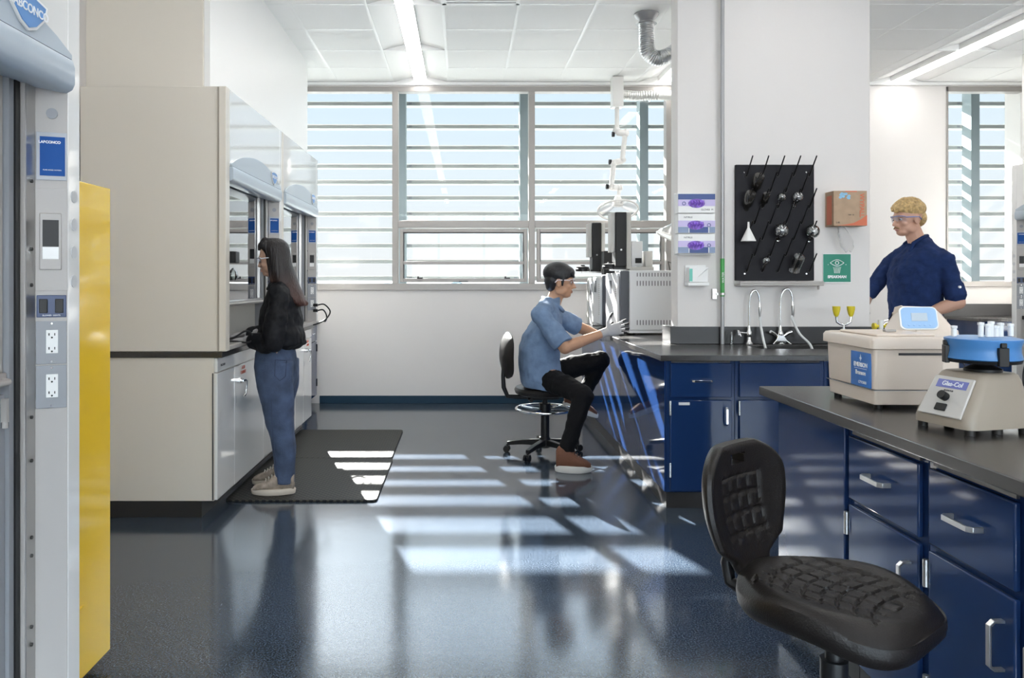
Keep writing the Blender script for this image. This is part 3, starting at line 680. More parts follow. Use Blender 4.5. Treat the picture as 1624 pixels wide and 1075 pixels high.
# white wipe holder
o = thing('wipe_dispenser', 'small white shelf box with a green-edged carton of lens wipes on the column', 'dispenser', (X(1107, 5.3), 5.32, Z(452, 5.3)))
xa, xb = X(1091, 5.29), X(1124, 5.29)
obj('tray', MB().box(xa, 5.28, Z(453, 5.29), xb, 5.368, Z(448, 5.29)).box(xa, 5.355, Z(448, 5.29), xb, 5.368, Z(420, 5.29)), m_wpl, o, bevel=.002)
cb = obj('carton', MB().box(xa+.008, 5.285, Z(447.5, 5.29), xb-.006, 5.352, Z(424, 5.29)), m_wpl, o, bevel=.002)
obj('green_print', MB().box(xa+.009, 5.2838, Z(446, 5.29), xa+.030, 5.2848, Z(426, 5.29)), mat('mint_print', (.15, .55, .45), .4), cb)
obj('tissue', MB().rings([[(xa+.06, 5.283, Z(440, 5.29)), (xa+.075, 5.283, Z(437, 5.29)), (xa+.07, 5.275, Z(438, 5.29))], [(xa+.09, 5.278, Z(434, 5.29)), (xa+.12, 5.280, Z(428, 5.29)), (xa+.11, 5.262, Z(430, 5.29))], [(xa+.125, 5.28, Z(427, 5.29)), (xa+.14, 5.28, Z(425, 5.29)), (xa+.135, 5.27, Z(426, 5.29))]]), m_wpl, cb)

# drying rack
RY = 5.355
o = thing('drying_rack', 'black pegboard glassware drying rack on the white column', 'drying rack', (X(1229, RY), 5.36, Z(452, RY)))
xa, xb = X(1167, 5.34), X(1291.5, 5.34)
obj('board', MB().box(xa, 5.342, Z(445, 5.34), xb, 5.368, Z(261, 5.34)), mat('rack_black', (.014, .014, .018), .55, spec=.2), o, bevel=.003)
bx = X(1184, 5.34)
pegs = []
for r_ in range(7):
    n_, off = (5, 0) if r_ % 2 == 0 else (4, .0545)
    for c_ in range(n_):
        px_, pz_ = bx+off+.109*c_, Z(278, 5.34)-.111*r_; pegs.append((px_, pz_))
        obj('peg', MB().tube([(px_, 5.342, pz_), (px_, 5.33, pz_+.004), (px_, 5.225, pz_+.118)], [.009, .0055, .0045], 8).cyl((px_, 5.342, pz_), (px_, 5.336, pz_), .012, 10), m_black, o)
for px_, py_ in ((1181, 273), (1279, 273), (1181, 434), (1279, 434)):
    obj('screw', MB().cyl((X(px_, 5.34), 5.342, Z(py_, 5.34)), (X(px_, 5.34), 5.339, Z(py_, 5.34)), .006, 10), m_chrome, o)
obj('drip_tray', MB().box(xa, 5.26, Z(453, 5.3), xb+.03, 5.368, Z(450, 5.3)).box(xa, 5.26, Z(450, 5.3), xb+.03, 5.268, Z(446, 5.3)), m_offw, o, bevel=.002)
obj('tray_spout', MB().cyl((xb+.01, 5.30, Z(459, 5.3)), (xb+.01, 5.30, Z(453, 5.3)), .007, 10), m_offw, o)
def peg(r_, c_): off = 0 if r_ % 2 == 0 else .0545; return Vector((bx+off+.109*c_, 5.342, Z(278, 5.34)-.111*r_))
TILT = Matrix.Rotation(math.radians(45), 4, 'X')      # local +z points up and toward the viewer
def ware(nm_, prof, r_, c_, lab, m_, dist=.16, seg=20):
    p = peg(r_, c_)+Vector((0, -.707, .707))*dist
    # profile runs from the closed end (0) back toward the board
    R = Matrix.Rotation(math.radians(-135), 4, 'X').inverted()
    ob = obj(nm_, MB().lathe(prof, p, seg, Matrix.Rotation(math.radians(45), 4, 'X') @ Matrix.Rotation(PI, 4, 'X')), m_)
    tag(ob, lab, 'glassware', 'glassware on the drying rack'); return ob
m_amb = mat('dark_glass', (.02, .018, .016), .05, coat=1)
m_lab = thin_glass('lab_glass', (.95, .96, .97), 1.6, base=.24, rough=.12)
cyl_ = [(.001, 0), (.032, .002), (.036, .012), (.036, .10), (.022, .118), (.02, .15)]
ware('bottle', cyl_, 1, 0, 'dark glass bottle upended on the rack, highest of the three dark ones', m_amb, .14)
ware('bottle', cyl_, 2, 0, 'dark glass bottle upended on the rack, lower left of the highest one', m_amb, .13)
ware('bottle', [(r_*.7, z_*.7) for r_, z_ in cyl_], 2, 1, 'small dark bottle upended on the rack, right of the larger dark ones', m_amb, .12)
fl_ = lambda R_, nk: [(R_*math.sin(a), R_-R_*math.cos(a)) for a in [PI*i/14 for i in range(0, 12)]]+[(R_*.30, R_*2+nk*.4), (R_*.30, R_*2+nk), (R_*.38, R_*2+nk+.004)]
ware('flask', fl_(.029, .03), 2, 2, 'small round flask upended on the upper middle of the rack', m_lab, .12)
ware('flask', fl_(.037, .035), 2, 3, 'round flask upended on the upper right of the rack, beside a smaller one', m_lab, .13)
ware('flask', fl_(.050, .03), 4, 2, 'largest round flask on the rack, near its centre', m_lab, .13)
ware('flask', fl_(.027, .045), 6, 1, 'little long-necked flask at the lower left of the rack', m_lab, .13)
ware('beaker', [(.001, 0), (.036, .002), (.038, .01), (.038, .12), (.041, .126)], 6, 3, 'tall clear beaker hanging at the lower right of the rack', m_lab, .14)
ware('dish', fl_(.048, .03), 4, 4, 'round clear glass bulb on the right edge of the rack, partly past the board', m_lab, .12)
q = obj('funnel', MB().lathe([(.006, .07), (.008, .03), (.045, -.05), (.050, -.062), (.047, -.062), (.006, .02)], at(1187, 368, 5.27), 20), m_wpl); tag(q, 'white plastic funnel hanging at the left side of the rack', 'funnel', 'glassware on the drying rack')

# carton of wipes on the column
m_card = mat('kraft_card', (.42, .29, .19), .6, var=.08, vscale=20); m_org = mat('orange_print', (.62, .16, .08), .5)
xa, xb, za, zb_ = X(1322, 5.245), X(1375, 5.245), Z(358, 5.245), Z(302.5, 5.245)
o = thing('wipes_carton', 'brown and orange carton of wipes mounted high on the right of the column', 'box', ((xa+xb)/2, 5.31, za))
obj('carton', MB().box(xa, 5.245, za, xb, 5.367, zb_), m_card, o, bevel=.002)
q = MB(); q.prism([(xb, za+.002), (xb, za+.075), (xb-.04, za+.045), (xb-.09, za+.02), (xb-.15, za+.008), (xb-.20, za+.004), (xb-.20, za+.002)], 'y', 5.2436, 5.2446); q.box(xa+.08, 5.2436, zb_-.008, xb-.07, 5.2446, zb_-.001); obj('orange_print', q, m_org, o)
q = MB()
for i in range(9): q.ell((xa+.075+.03*math.cos(i*2.2), 5.2445, zb_-.035+.016*math.sin(i*1.7)), (.012, .0012, .009), seg=8, st=4)
obj('blue_print', q, mat('pale_blue_print', (.25, .5, .7), .5), o)
text('logo_lettering', 'WYPALL', .043, frame((xb-.036, 5.2440, zb_-.100), (0, 0, -1), (1, 0, 0)), m_org, o, bold=.001)
text('box_lettering', 'L40', .017, frame((xa+.03, 5.244, za+.022), (1, 0, 0), (0, 0, 1)), m_txtb, o); text('box_lettering', 'X60  56', .012, frame((xa+.12, 5.244, za+.075), (1, 0, 0), (0, 0, 1)), m_txtb, o)
obj('carton_flap', MB().box(xa-.001, 5.27, za+.01, xa-.003, 5.34, zb_-.03), m_org, o)
q = MB(); random.seed(3)
rings = []
for k, (z_, w_) in enumerate(((za-.002, .02), (za-.05, .035), (za-.10, .05), (za-.14, .045), (za-.175, .02))):
    rings.append([(xa+.07+k*.012+w_*math.cos(t_)*(1+.2*math.sin(3*t_+k)), 5.28+.012*math.sin(t_), z_+.008*math.sin(2*t_)) for t_ in [2*PI*i/14 for i in range(14)]])
q.rings(rings); ob = obj('hanging_wipe', q, thin_glass('filmy_wrap', (.93, .93, .93), .5, base=.06, rough=.5), o)
# eyewash sign
m_grn = mat('sign_green', (.01, .23, .15), .4)
xa, xb, za, zb_ = X(1306, 5.36), X(1349.5, 5.36), Z(447.5, 5.36), Z(403, 5.36)
o = thing('eyewash_sign', 'square green eye wash sign with white eye symbol on the column', 'sign', ((xa+xb)/2, 5.365, za))
obj('sign_plate', MB().box(xa-.003, 5.364, za-.006, xb+.003, 5.368, zb_+.004), m_wpl, o)
pl = obj('green_face', MB().box(xa, 5.3625, za+.002, xb, 5.3638, zb_), m_grn, o)
cx_ = (xa+xb)/2; cz_ = za+.135
q = MB()
for s in (-1, 1):
    pts = [(cx_-.048+.096*i/12, 5.362, cz_+s*.022*math.sin(PI*i/12)) for i in range(13)]; q.tube(pts, .0022, 6)
q.tube([(cx_+.012*math.cos(t_), 5.362, cz_+.012*math.sin(t_)) for t_ in [2*PI*i/14 for i in range(14)]], .0025, 6, closed=True)
for i in range(-3, 4): q.tube([(cx_+i*.009, 5.362, cz_-.028), (cx_+i*.007, 5.362, cz_-.045), (cx_+i*.006, 5.362, cz_-.072)], .0014, 5)
for s in (-1, 1): q.ell((cx_+s*.062, 5.362, cz_-.012), (.003, .001, .003), seg=8, st=4)
obj('eye_symbol', q, m_txtw, pl)
text('sign_lettering', 'SPEAKMAN', .026, frame((cx_, 5.362, za+.037), (1, 0, 0), (0, 0, 1)), m_txtw, pl, bold=.0012)

# taps
def tap(x, y, lab, two):
    o = thing('gooseneck_tap', lab, 'tap', (x, y, .92), 'taps behind the sink')
    obj('base', MB().lathe([(.030, 0), (.030, .006), (.018, .02), (.014, .05), (.020, .06), (.020, .085), (.012, .10), (.009, .13)], (x, y, .9205), 20), m_chrome, o)
    h = 1.20 if not two else 1.21; R_ = .036 if not two else .042
    pts = [(x, y, 1.02), (x, y, h)]+[(x+R_-R_*math.cos(a), y-.01*math.sin(a), h+.055*math.sin(a)+.04*math.sin(a)) for a in [PI*i/10 for i in range(1, 11)]]+[(x+2*R_, y-.005, h-.035)]
    obj('spout', MB().tube(pts, .0075, 12), m_chrome, o)
    xe = x+2*R_
    obj('nozzle', MB().lathe([(.010, .03), (.011, 0), (.007, -.02), (.003, -.05)] if not two else [(.011, .03), (.011, -.03), (.009, -.034), (.009, -.05)], (xe, y-.005, h-.05), 12), m_steel, o)
    if not two:
        obj('lever', MB().tube([(x-.005, y, .998), (x-.045, y-.005, 1.0), (x-.07, y-.01, 1.003)], .006).box(x-.088, y-.03, .985, x-.075, y+.01, 1.02).tube([(x-.08, y-.01, 1.015), (x-.065, y-.03, .975)], .006), m_chrome, o, bevel=.002)
    else:
        for s in (-1, 1): obj('lever', MB().tube([(x+s*.012, y, .965), (x+s*.045, y-.01, .995), (x+s*.075, y-.02, 1.01)], [.009, .012, .011]).tube([(x+s*.02, y-.01, .96), (x+s*.062, y-.03, .925)], .004), m_chrome, o)
        obj('yoke', MB().prism([(x-.055, .922), (x+.055, .922), (x+.018, .985), (x-.018, .985)], 'y', y-.022, y-.012), m_chrome, o, bevel=.003)
    obj('hose', cord([(xe, y-.005, h-.09), (xe+.001, y-.02, 1.05), (xe+.003, y-.06, .96), (xe+.003, y-.10, .90)] if not two else [(xe, y-.005, h-.09), (xe-.005, y-.01, 1.10), (xe+.03, y-.04, 1.0), (xe+.075, y-.10, .93), (xe+.09, y-.13, .86)], .0085, 30, 10), mat('milky_hose', (.70, .71, .70), .25), o)
tap(X(1188, 5.31), 5.31, 'single-lever gooseneck tap with a white hose, left of the sink', False)
tap(X(1237.5, 5.31), 5.31, 'gooseneck tap with two handles and a hose, behind the sink', True)
# eyewash
m_yc = mat('yellow_cap', (.72, .58, .03), .35)
x = X(1338, 5.05)
o = thing('eyewash', 'chrome eye wash with two yellow cups standing on the island worktop', 'eye wash', (x, 5.05, .92))
obj('stem', MB().lathe([(.03, 0), (.03, .008), (.013, .02), (.013, .09), (.018, .10), (.012, .125)], (x, 5.05, .9205), 16), m_chrome, o)
obj('yoke', MB().tube([(x-.048, 5.05, 1.125), (x-.044, 5.05, 1.09), (x-.02, 5.05, 1.075), (x, 5.05, 1.07), (x+.02, 5.05, 1.075), (x+.044, 5.05, 1.09), (x+.048, 5.05, 1.125)], .0075).cyl((x, 5.05, 1.03), (x, 5.05, 1.075), .008), m_chrome, o)
for s in (-1, 1): obj('cup', MB().lathe([(.008, 0), (.016, .012), (.024, .045), (.025, .068), (.020, .066), (.001, .06)], (x+s*.048, 5.05, 1.125), 18), m_yc, o)
x, y = X(1397, 5.0), 5.0
o = thing('gas_turret', 'white service turret with two yellow knobs on the island worktop', 'gas tap', (x, y, .92))
obj('post', MB().lathe([(.028, 0), (.028, .01), (.016, .03), (.015, .16), (.019, .17), (.017, .185)], (x, y, .9205), 16), m_wpl, o)
for s in (-1, 1): obj('knob', MB().cyl((x+s*.016, y, 1.065), (x+s*.034, y, 1.065), .010, 10).cyl((x+s*.034, y, 1.065), (x+s*.050, y, 1.065), .021, 16), m_yc, o)

# ---------------------------------------------------------------- analysers on the island
m_inst = mat('instrument_white', (.72, .73, .74), .3); m_instg = mat('instrument_grey', (.50, .49, .46), .4); m_slate = mat('slate_bezel', (.055, .06, .075), .4)
def analyser(y0, y1, x0, x1, z1, lab, grp='white analysers on the island'):
    o = thing('gas_chromatograph', lab, 'laboratory instrument', ((x0+x1)/2, (y0+y1)/2, .92), grp)
    obj('body', MB().box(x0, y0, .955, x1, y1, z1), m_inst, o, bevel=.008)
    obj('base_frame', MB().box(x0+.0, y0+.004, .935, x0+.30, y1-.004, .954), m_inst, o)
    for a in (x0+.06, x1-.06):
        for b_ in (y0+.06, y1-.06): obj('foot', MB().cyl((a, b_, .9205), (a, b_, .936), .02, 12), m_black, o)
    obj('side_bezel', MB().box(x0-.075, y0+.002, .955, x0-.001, y0+.045, z1-.005), m_slate, o, bevel=.004)
    fr = obj('front_door', MB().box(x0-.09, y0+.047, .96, x0-.001, y1-.005, z1-.02), m_inst, o, bevel=.012)
    q = MB()
    for row, (za, zb2) in enumerate(((z1-.05, z1-.02), (z1-.125, z1-.085), (1.00, 1.04))):
        n_ = 22
        for i in range(n_): q.box(x0+.06+i*.024, y0-.001, za, x0+.068+i*.024, y0+.001, zb2)
    obj('vent_slots', q, mat('vent_shadow', (.18, .18, .19), .6), o)
    q = MB()
    for i in range(16): q.box(x0-.0915, y0+.08, 1.05+i*.018, x0-.0895, y0+.14, 1.058+i*.018)
    obj('front_vents', q, m_instg, fr)
    obj('display', MB().box(x0-.093, (y0+y1)/2, 1.25, x0-.0895, (y0+y1)/2+.10, 1.36), m_slate, fr)
    return o
analyser(6.22, 6.78, 1.345, 1.96, 1.443, 'white analyser with vented side and dark edge bezel, nearest on the island')
analyser(6.88, 7.40, 1.325, 1.92, 1.41, 'white analyser behind the nearest one, in front of the seated person')
o = thing('vented_module', 'white instrument module at the far end of the island, by the window', 'laboratory instrument', (1.6, 7.6, .92), 'white analysers on the island')
obj('body', MB().box(1.26, 7.44, .921, 1.80, 7.78, 1.385), m_inst, o, bevel=.01)
obj('side_strip', MB().box(1.25, 7.70, .93, 1.262, 7.76, 1.37), m_instg, o); obj('display', MB().box(1.252, 7.52, 1.22, 1.259, 7.60, 1.33), m_slate, o)
def tower(px0, px1, px2, px3, py0, py1, Y, lab):
    z0, z1 = Z(py1, Y), Z(py0, Y)
    o = thing('autosampler_tower', lab, 'laboratory instrument', (X((px0+px3)/2, Y), Y+.06, z0), 'autosampler towers')
    obj('left_cover', MB().box(X(px0, Y), Y+.02, z0+.14, X(px1, Y)-.001, Y+.15, z1-.005), m_instg, o, bevel=.004)
    obj('front_cover', MB().box(X(px1, Y), Y, z0+.02, X(px2, Y)-.001, Y+.16, z1), m_black, o, bevel=.006)
    obj('right_cover', MB().box(X(px2, Y), Y+.01, z0, X(px3, Y), Y+.17, z1-.003), m_instg, o, bevel=.004)
    q = MB(); q.cyl((X((px1+px2)/2, Y), Y-.004, z0+.16), (X((px1+px2)/2, Y), Y+.001, z0+.16), .008, 10); obj('button', q, m_steel, o)
    q = MB(); q.box(X(px1, Y)-.01, Y+.03, z0-.0, X(px2, Y)-.0, Y+.14, z0+.02); obj('foot_plate', q, m_black, o)
    return o
tower(969.5, 976.5, 994, 1001.5, 336, 426.5, 6.38, 'taller black and grey autosampler tower on the nearest analyser')
tower(933.5, 939.5, 954, 960, 353, 431.5, 7.12, 'shorter black and grey autosampler tower behind the taller one')
def carousel(px, py, Y, lab, r_=.07, zt0=None, xp=1.40):
    p = at(px, py, Y); z0 = zt0
    o = thing('vial_carousel', lab, 'sample tray', (p.x, Y, z0), 'black vial carousels')
    obj('post', MB().lathe([(.03, 0), (.03, .006), (.012, .012), (.012, p.z-z0-.02)], (xp, Y, z0+.0005), 14), m_steel, o)
    obj('arm', MB().box(p.x-.01, Y-.012, p.z-.034, xp+.012, Y+.012, p.z-.021), m_steel, o)
    obj('turret', MB().lathe([(r_*.5, -.02), (r_, -.018), (r_, .004), (r_*.92, .008), (r_*.9, .022), (r_*.35, .03), (r_*.3, .04)], (p.x, Y, p.z), 24), m_black, o)
carousel(924, 427, 7.10, 'black vial carousel beside the shorter tower, above the seated head', .065, 1.411)
carousel(968, 423, 6.50, 'black vial carousel beside the taller tower', .07, 1.444)
for a, b_, c_, d_, Y_, lab in ((1004, 1036, 382, 426, 6.42, 'grey stepped injector module on top of the nearest analyser, right of the tower'),):
    o = thing('injector_module', lab, 'laboratory instrument', (X((a+b_)/2, Y_), Y_+.1, 1.444), None)
    obj('body', MB().box(X(998, Y_), Y_, 1.444, X(1037, Y_), Y_+.24, 1.475).box(X(1024, Y_), Y_+.02, 1.475, X(1036, Y_), Y_+.22, Z(398, Y_)), m_instg, o, bevel=.004)
    obj('head', MB().box(X(1003, Y_), Y_+.04, 1.48, X(1021, Y_), Y_+.16, Z(382, Y_)), m_inst, o, bevel=.004)
    obj('window', MB().box(X(1009, Y_), Y_+.034, Z(417, Y_), X(1019, Y_), Y_+.040, Z(409, Y_)), m_black, o)
o = tag(obj('control_box', MB().box(X(957, 6.9), 6.86, 1.444-.03, X(974, 6.9), 7.0, Z(398, 6.9)), m_black, bevel=.005), 'black control box between the two autosampler towers', 'laboratory instrument')
q = MB()
for k in range(5): q.tube([(1.75+.03*k, 6.5+.05*k, 1.445), (1.74+.03*k, 6.52, 1.52+.02*k), (1.80+.02*k, 6.55, 1.50), (1.86, 6.6, 1.446)], .005, 6)
tag(obj('cable_bundle', q, m_rub), 'tangle of dark thin leads on top of the nearest analyser', 'cables')
# ---------------------------------------------------------------- exhaust arm by the window, ducts
m_arm = mat('arm_white', (.80, .79, .77), .3)
Ya = 8.28
o = thing('exhaust_arm', 'white jointed extraction arm hanging from the ceiling by the window with clear ring hood', 'extraction arm', (X(978, Ya), Ya, 2.0))
A = lambda x_, y_, Y_=Ya: at(x_, y_, Y_)
obj('mount', MB().box(X(970, Ya), Ya-.07, Z(171, Ya), X(987, Ya), Ya+.07, ZC-.006), m_arm, o, bevel=.004)
obj('upper_tube', MB().cyl(A(978.5, 171), A(978.5, 203), .024), m_arm, o)
obj('joint', MB().ell(A(978, 207), (.045, .04, .04)).cyl(A(978, 210), A(993, 212), .036).ell(A(992, 211), (.04, .04, .045)), m_arm, o)
obj('middle_tube', MB().cyl(A(991, 214), A(987, 252), .027), m_arm, o)
obj('joint', MB().ell(A(987, 254), (.04, .04, .035)).cyl(A(987, 255), A(973, 258), .034).ell(A(973, 259), (.038, .04, .04)), m_arm, o)
obj('lower_tube', MB().cyl(A(973, 262), A(970, 294), .027), m_arm, o)
obj('joint', MB().ell(A(970, 296), (.04, .04, .04)).cyl(A(970, 297), A(982, 298), .034).ell(A(982, 298), (.036, .036, .04)).cyl(A(982, 300), A(981, 310), .018), m_arm, o)
for p_ in ((971.5, 213), (966.5, 257), (962, 296)): obj('knob', MB().cyl(A(p_[0]-1, p_[1]), A(p_[0]+3, p_[1]), .028, 14), m_black, o)
cpt = A(980, 330)
obj('hood_collar', MB().lathe([(.020, .10), (.030, .09), (.055, .03), (.058, 0), (.05, -.012), (.03, -.018)], cpt+Vector((0, 0, .03)), 24), m_arm, o)
rim = [(.215*math.cos(t_), .215*math.sin(t_)*.9, 0) for t_ in [2*PI*i/40 for i in range(40)]]
TI = Matrix.Rotation(math.radians(-28), 4, 'X')
q = MB(); q.tube([cpt+TI @ Vector(p)-Vector((0, 0, .02)) for p in rim], .011, 8, closed=True); obj('hood_rim', q, m_arm, o)
q = MB(); q.rings([[cpt+Vector((0, 0, .03))+Vector((.05*math.cos(t_), .05*math.sin(t_), .01)) for t_ in [2*PI*i/32 for i in range(32)]], [cpt+TI @ Vector((.13*math.cos(t_), .12*math.sin(t_), .03)) for t_ in [2*PI*i/32 for i in range(32)]], [cpt+TI @ Vector((.212*math.cos(t_), .19*math.sin(t_), 0))-Vector((0, 0, .02)) for t_ in [2*PI*i/32 for i in range(32)]]], cap=False)
obj('clear_hood', q, thin_glass('clear_hood', (.93, .93, .93), .5, base=.04, rough=.2), o)
o = thing('exhaust_arm', 'second white extraction hood, half hidden by the left edge of the column', 'extraction arm', (X(1062, 7.6), 7.6, 1.7))
c2 = at(1064, 372, 7.6)
obj('clear_hood', MB().lathe([(.035, .13), (.05, .09), (.11, .02), (.135, -.03)], c2, 28, Matrix.Rotation(math.radians(25), 4, 'Y')), thin_glass('frosted_hood', (.8, .8, .8), 2, base=.25, rough=.3), o)
obj('hood_rim', MB().tube([c2+Matrix.Rotation(math.radians(25), 4, 'Y') @ Vector((.135*math.cos(t_), .135*math.sin(t_), -.03)) for t_ in [2*PI*i/28 for i in range(28)]], .009, 8, closed=True), m_arm, o)
obj('lower_tube', MB().cyl(c2+Vector((.04, 0, .12)), c2+Vector((.10, 0, .50)), .026).cyl(c2+Vector((.10, 0, .50)), c2+Vector((.16, 0, 1.77)), .024), m_arm, o)
m_foil = mat('duct_foil', (.62, .63, .64), .28, metal=1, bump=.8, bscale=45)
fx = X(1025, 6.3)
o = thing('flexible_duct', 'silver flexible duct dropping from a round ceiling collar and turning behind the column', 'duct', (fx, 6.3, 3.0))
obj('collar', MB().lathe([(.085, -.085), (.062, -.08), (.060, -.06), (.10, -.012), (.10, -.005), (.085, -.005)], (fx, 6.3, ZC), 28), m_con, o)
obj('duct', flex([(fx, 6.3, ZC-.07), (fx+.003, 6.3, ZC-.20), (fx+.015, 6.3, 3.24), (fx+.09, 6.3, 3.185), (fx+.20, 6.3, 3.22), (fx+.34, 6.32, 3.30), (fx+.6, 6.35, 3.34)], .062, 90, m_foil), m_foil, o)
tag(obj('flexible_duct', flex([A(987, 150, 8.28), A(1010, 152, 8.28), A(1040, 151, 8.25), A(1075, 152, 8.2), A(1100, 150, 8.2)], .052, 60, m_foil), mat('duct_foil_pale', (.72, .72, .70), .4, metal=.6, bump=.8, bscale=45)), 'horizontal pale flexible duct running from the extraction arm mount to the column', 'duct')

# ---------------------------------------------------------------- far right: hood, soffit, cabinet
struct('wall_soffit_right', MB().box(5.43, 5.0, 2.48, XR, 7.46, ZC), m_soff, smooth=False)
hR = hood(5.35, -1, 6.1, 7.49, .0, 2.48, 2.03, 1.15, 'white fume hood at the right edge with stacked blue labels and cord', near_panel=m_white, badge=False, walkin=True)
tag(obj('power_cord', cord([(5.395, 7.375, .99), (5.385, 7.35, .93), (5.375, 7.33, .80), (5.385, 7.34, .62), (5.36, 7.35, .45), (5.36, 7.33, .2), (5.33, 7.32, .008)], .007).box(5.38, 7.35, .985, 5.41, 7.39, 1.02), m_black), 'black cord hanging from the outlet of the right-edge hood', 'cord')
o = thing('base_cabinet', 'navy cabinet with black top in the far right corner under the window', 'cabinet', (5.73, 8.15, 0))
obj('body', MB().box(5.33, 7.90, .09, XR-.01, 8.46, .935), m_navy, o, bevel=.002); obj('plinth', MB().box(5.36, 7.94, 0, XR-.01, 8.46, .089), m_plinth, o)
for z0_, z1_, nm_ in ((.62, .90, 'drawer'), (.11, .60, 'door')):
    d = obj(nm_, MB().box(5.37, 7.882, z0_, 5.80, 7.899, z1_), m_navy, o, bevel=.003)
    if nm_ == 'drawer': bar_handle(d, frame((5.49, 7.882, .83), (1, 0, 0), (0, 0, 1)), .08, m_=m_chrome)
    d = obj(nm_, MB().box(5.82, 7.882, z0_, 6.22, 7.899, z1_), m_navy, o, bevel=.003)
obj('worktop', MB().box(5.28, 7.86, .936, XR-.005, 8.465, .968), m_epoxy, o, bevel=.002)
obj('splashback', MB().box(5.28, 8.44, .969, XR-.005, 8.465, 1.10), m_epoxe, o)
# ================================================================ near bench on the right
BX = 1.247
o = tag(obj('worktop', MB().box(BX, .55, .883, 2.95, 3.24, .92), m_epoxy, bevel=.004), 'broad black worktop of the nearest bench, carrying the two beige machines', 'worktop')
FXc = 1.284
def side_unit(y0, y1, kind, lab, hinge='far'):
    o = thing('base_cabinet', lab, 'cabinet', (1.6, (y0+y1)/2, 0), 'navy units of the near bench')
    obj('body', MB().box(FXc+.018, y0+.001, .10, 1.95, y1-.001, .880), m_navy, o, bevel=.002)
    obj('plinth', MB().box(FXc+.05, y0+.001, 0, 1.95, y1-.001, .099), m_plinth, o)
    if kind == 'panel':
        obj('side_panel', MB().box(FXc, y0+.003, .102, FXc+.017, y1-.001, .880), m_navy, o, bevel=.003); return o
    d = obj('drawer', MB().box(FXc, y0+.022, .640, FXc+.017, y1-.022, .850), m_navy, o, bevel=.005, seg=3)
    bar_handle(d, frame((FXc, (y0+y1)/2, .750), (0, -1, 0), (0, 0, 1)), .115, out=.035, wide=.014)
    obj('pull_recess', MB().box(FXc+.010, y0+.03, .856, FXc+.018, y1-.03, .872), m_dkf, o)
    d = obj('door', MB().box(FXc, y0+.022, .112, FXc+.017, y1-.022, .622), m_navy, o, bevel=.005, seg=3)
    yh = y0+.06 if hinge == 'far' else y1-.06
    bar_handle(d, frame((FXc, yh, .50), (0, 0, 1), (0, 1, 0)), .115, out=.035, wide=.014)
    yq = y1-.018 if hinge == 'far' else y0+.018
    for z in (.20, .52): obj('hinge', MB().cyl((FXc-.004, yq, z), (FXc-.004, yq, z+.075), .008, 12), m_steel, d)
    return o
side_unit(2.585, 3.13, 'panel', 'plain navy end panel unit of the near bench, at its far end')
side_unit(2.145, 2.583, 'unit', 'navy unit of the near bench with drawer and door, behind the chair backrest')
side_unit(1.765, 2.143, 'unit', 'second navy drawer-and-door unit of the near bench, right of the chair seat')
side_unit(1.36, 1.763, 'unit', 'navy unit of the near bench cut by the right edge of the photo', hinge='near')

# ---- ultrasonic bath
m_bath = mat('bath_beige', (.72, .62, .53), .38); m_pan = mat('panel_blue', (.33, .52, .78), .3)
bx0, bx1, by0, by1 = 1.415, 1.660, 2.645, 2.99
o = thing('ultrasonic_bath', 'beige ultrasonic bath with blue side label on the near bench', 'laboratory instrument', ((bx0+bx1)/2, (by0+by1)/2, .92))
for a in (bx0+.03, bx1-.03):
    for b_ in (by0+.03, by1-.03): obj('foot', MB().cyl((a, b_, .9205), (a, b_, .936), .014, 12), m_black, o)
def taper(z0, z1, i0, i1):
    q = MB(); q.rings([[(x_, y_, z0) for x_, y_ in rr(bx0+i0, by0+i0, bx1-i0, by1-i0, .012, 3)], [(x_, y_, z1) for x_, y_ in rr(bx0+i1, by0+i1, bx1-i1, by1-i1, .012, 3)]]); return q
obj('base_skirt', taper(.936, .985, .006, .004), m_bath, o, bevel=.002)
hs = obj('housing', taper(.988, 1.128, .004, 0), m_bath, o, bevel=.002)
q = MB(); q.rings([[(x_, y_, z) for x_, y_ in rr(bx0-i, by0-i, bx1+i, by1+i, .02, 4)] for z, i in ((1.129, .004), (1.131, .014), (1.160, .014), (1.170, .008), (1.173, -.004))]+[[(x_, y_, z) for x_, y_ in rr(bx0+.03, by0+.03, bx1-.03, by1-.03, .02, 4)] for z in (1.170, 1.02)])
obj('tank_rim', q, m_bath, o)
obj('lid', MB().box(bx0+.02, by0+.02, 1.172, bx1-.02, by1-.06, 1.180), m_bath, o, bevel=.004)
obj('lid_knob', MB().box((bx0+bx1)/2-.02, 2.76, 1.181, (bx0+bx1)/2+.02, 2.78, 1.19), m_offw, o, bevel=.002)
q = MB(); q.box(bx0+.085, by0-.0015, 1.108, bx1-.012, by0+.001, 1.116); obj('vent_slot', q, m_txtb, hs)
obj('panel_seam', MB().box(bx0-.0008, by0+.01, .985, bx0, by1, .988).box(bx0, by0-.0008, .985, bx1, by0, .988), m_gpl, hs)
lb = obj('blue_label', MB().box(bx0-.0012, 2.665, .990, bx0+.002, 2.80, 1.112), mat('label_blue', (.03, .16, .50), .3, var=.25, vscale=12), hs)
MT = lambda y_, z_: frame((bx0-.0015, y_, z_), (0, -1, 0), (0, 0, 1))
text('label_lettering', 'EMERSON', .021, MT(2.732, 1.066), m_txtw, lb, bold=.0006)
text('label_lettering', 'Branson', .021, MT(2.732, 1.038), m_txtw, lb, bold=.0006)
text('label_lettering', 'CPX5800', .014, MT(2.72, 1.005), m_txtw, lb)
obj('label_star', MB().prism([(2.732+a, 1.090+b_) for a, b_ in ((.0, .014), (-.003, .004), (-.008, 0), (-.003, -.004), (0, -.012), (.003, -.004), (.008, 0), (.003, .004))], 'x', bx0-.0018, bx0-.0012), m_txtw, lb)
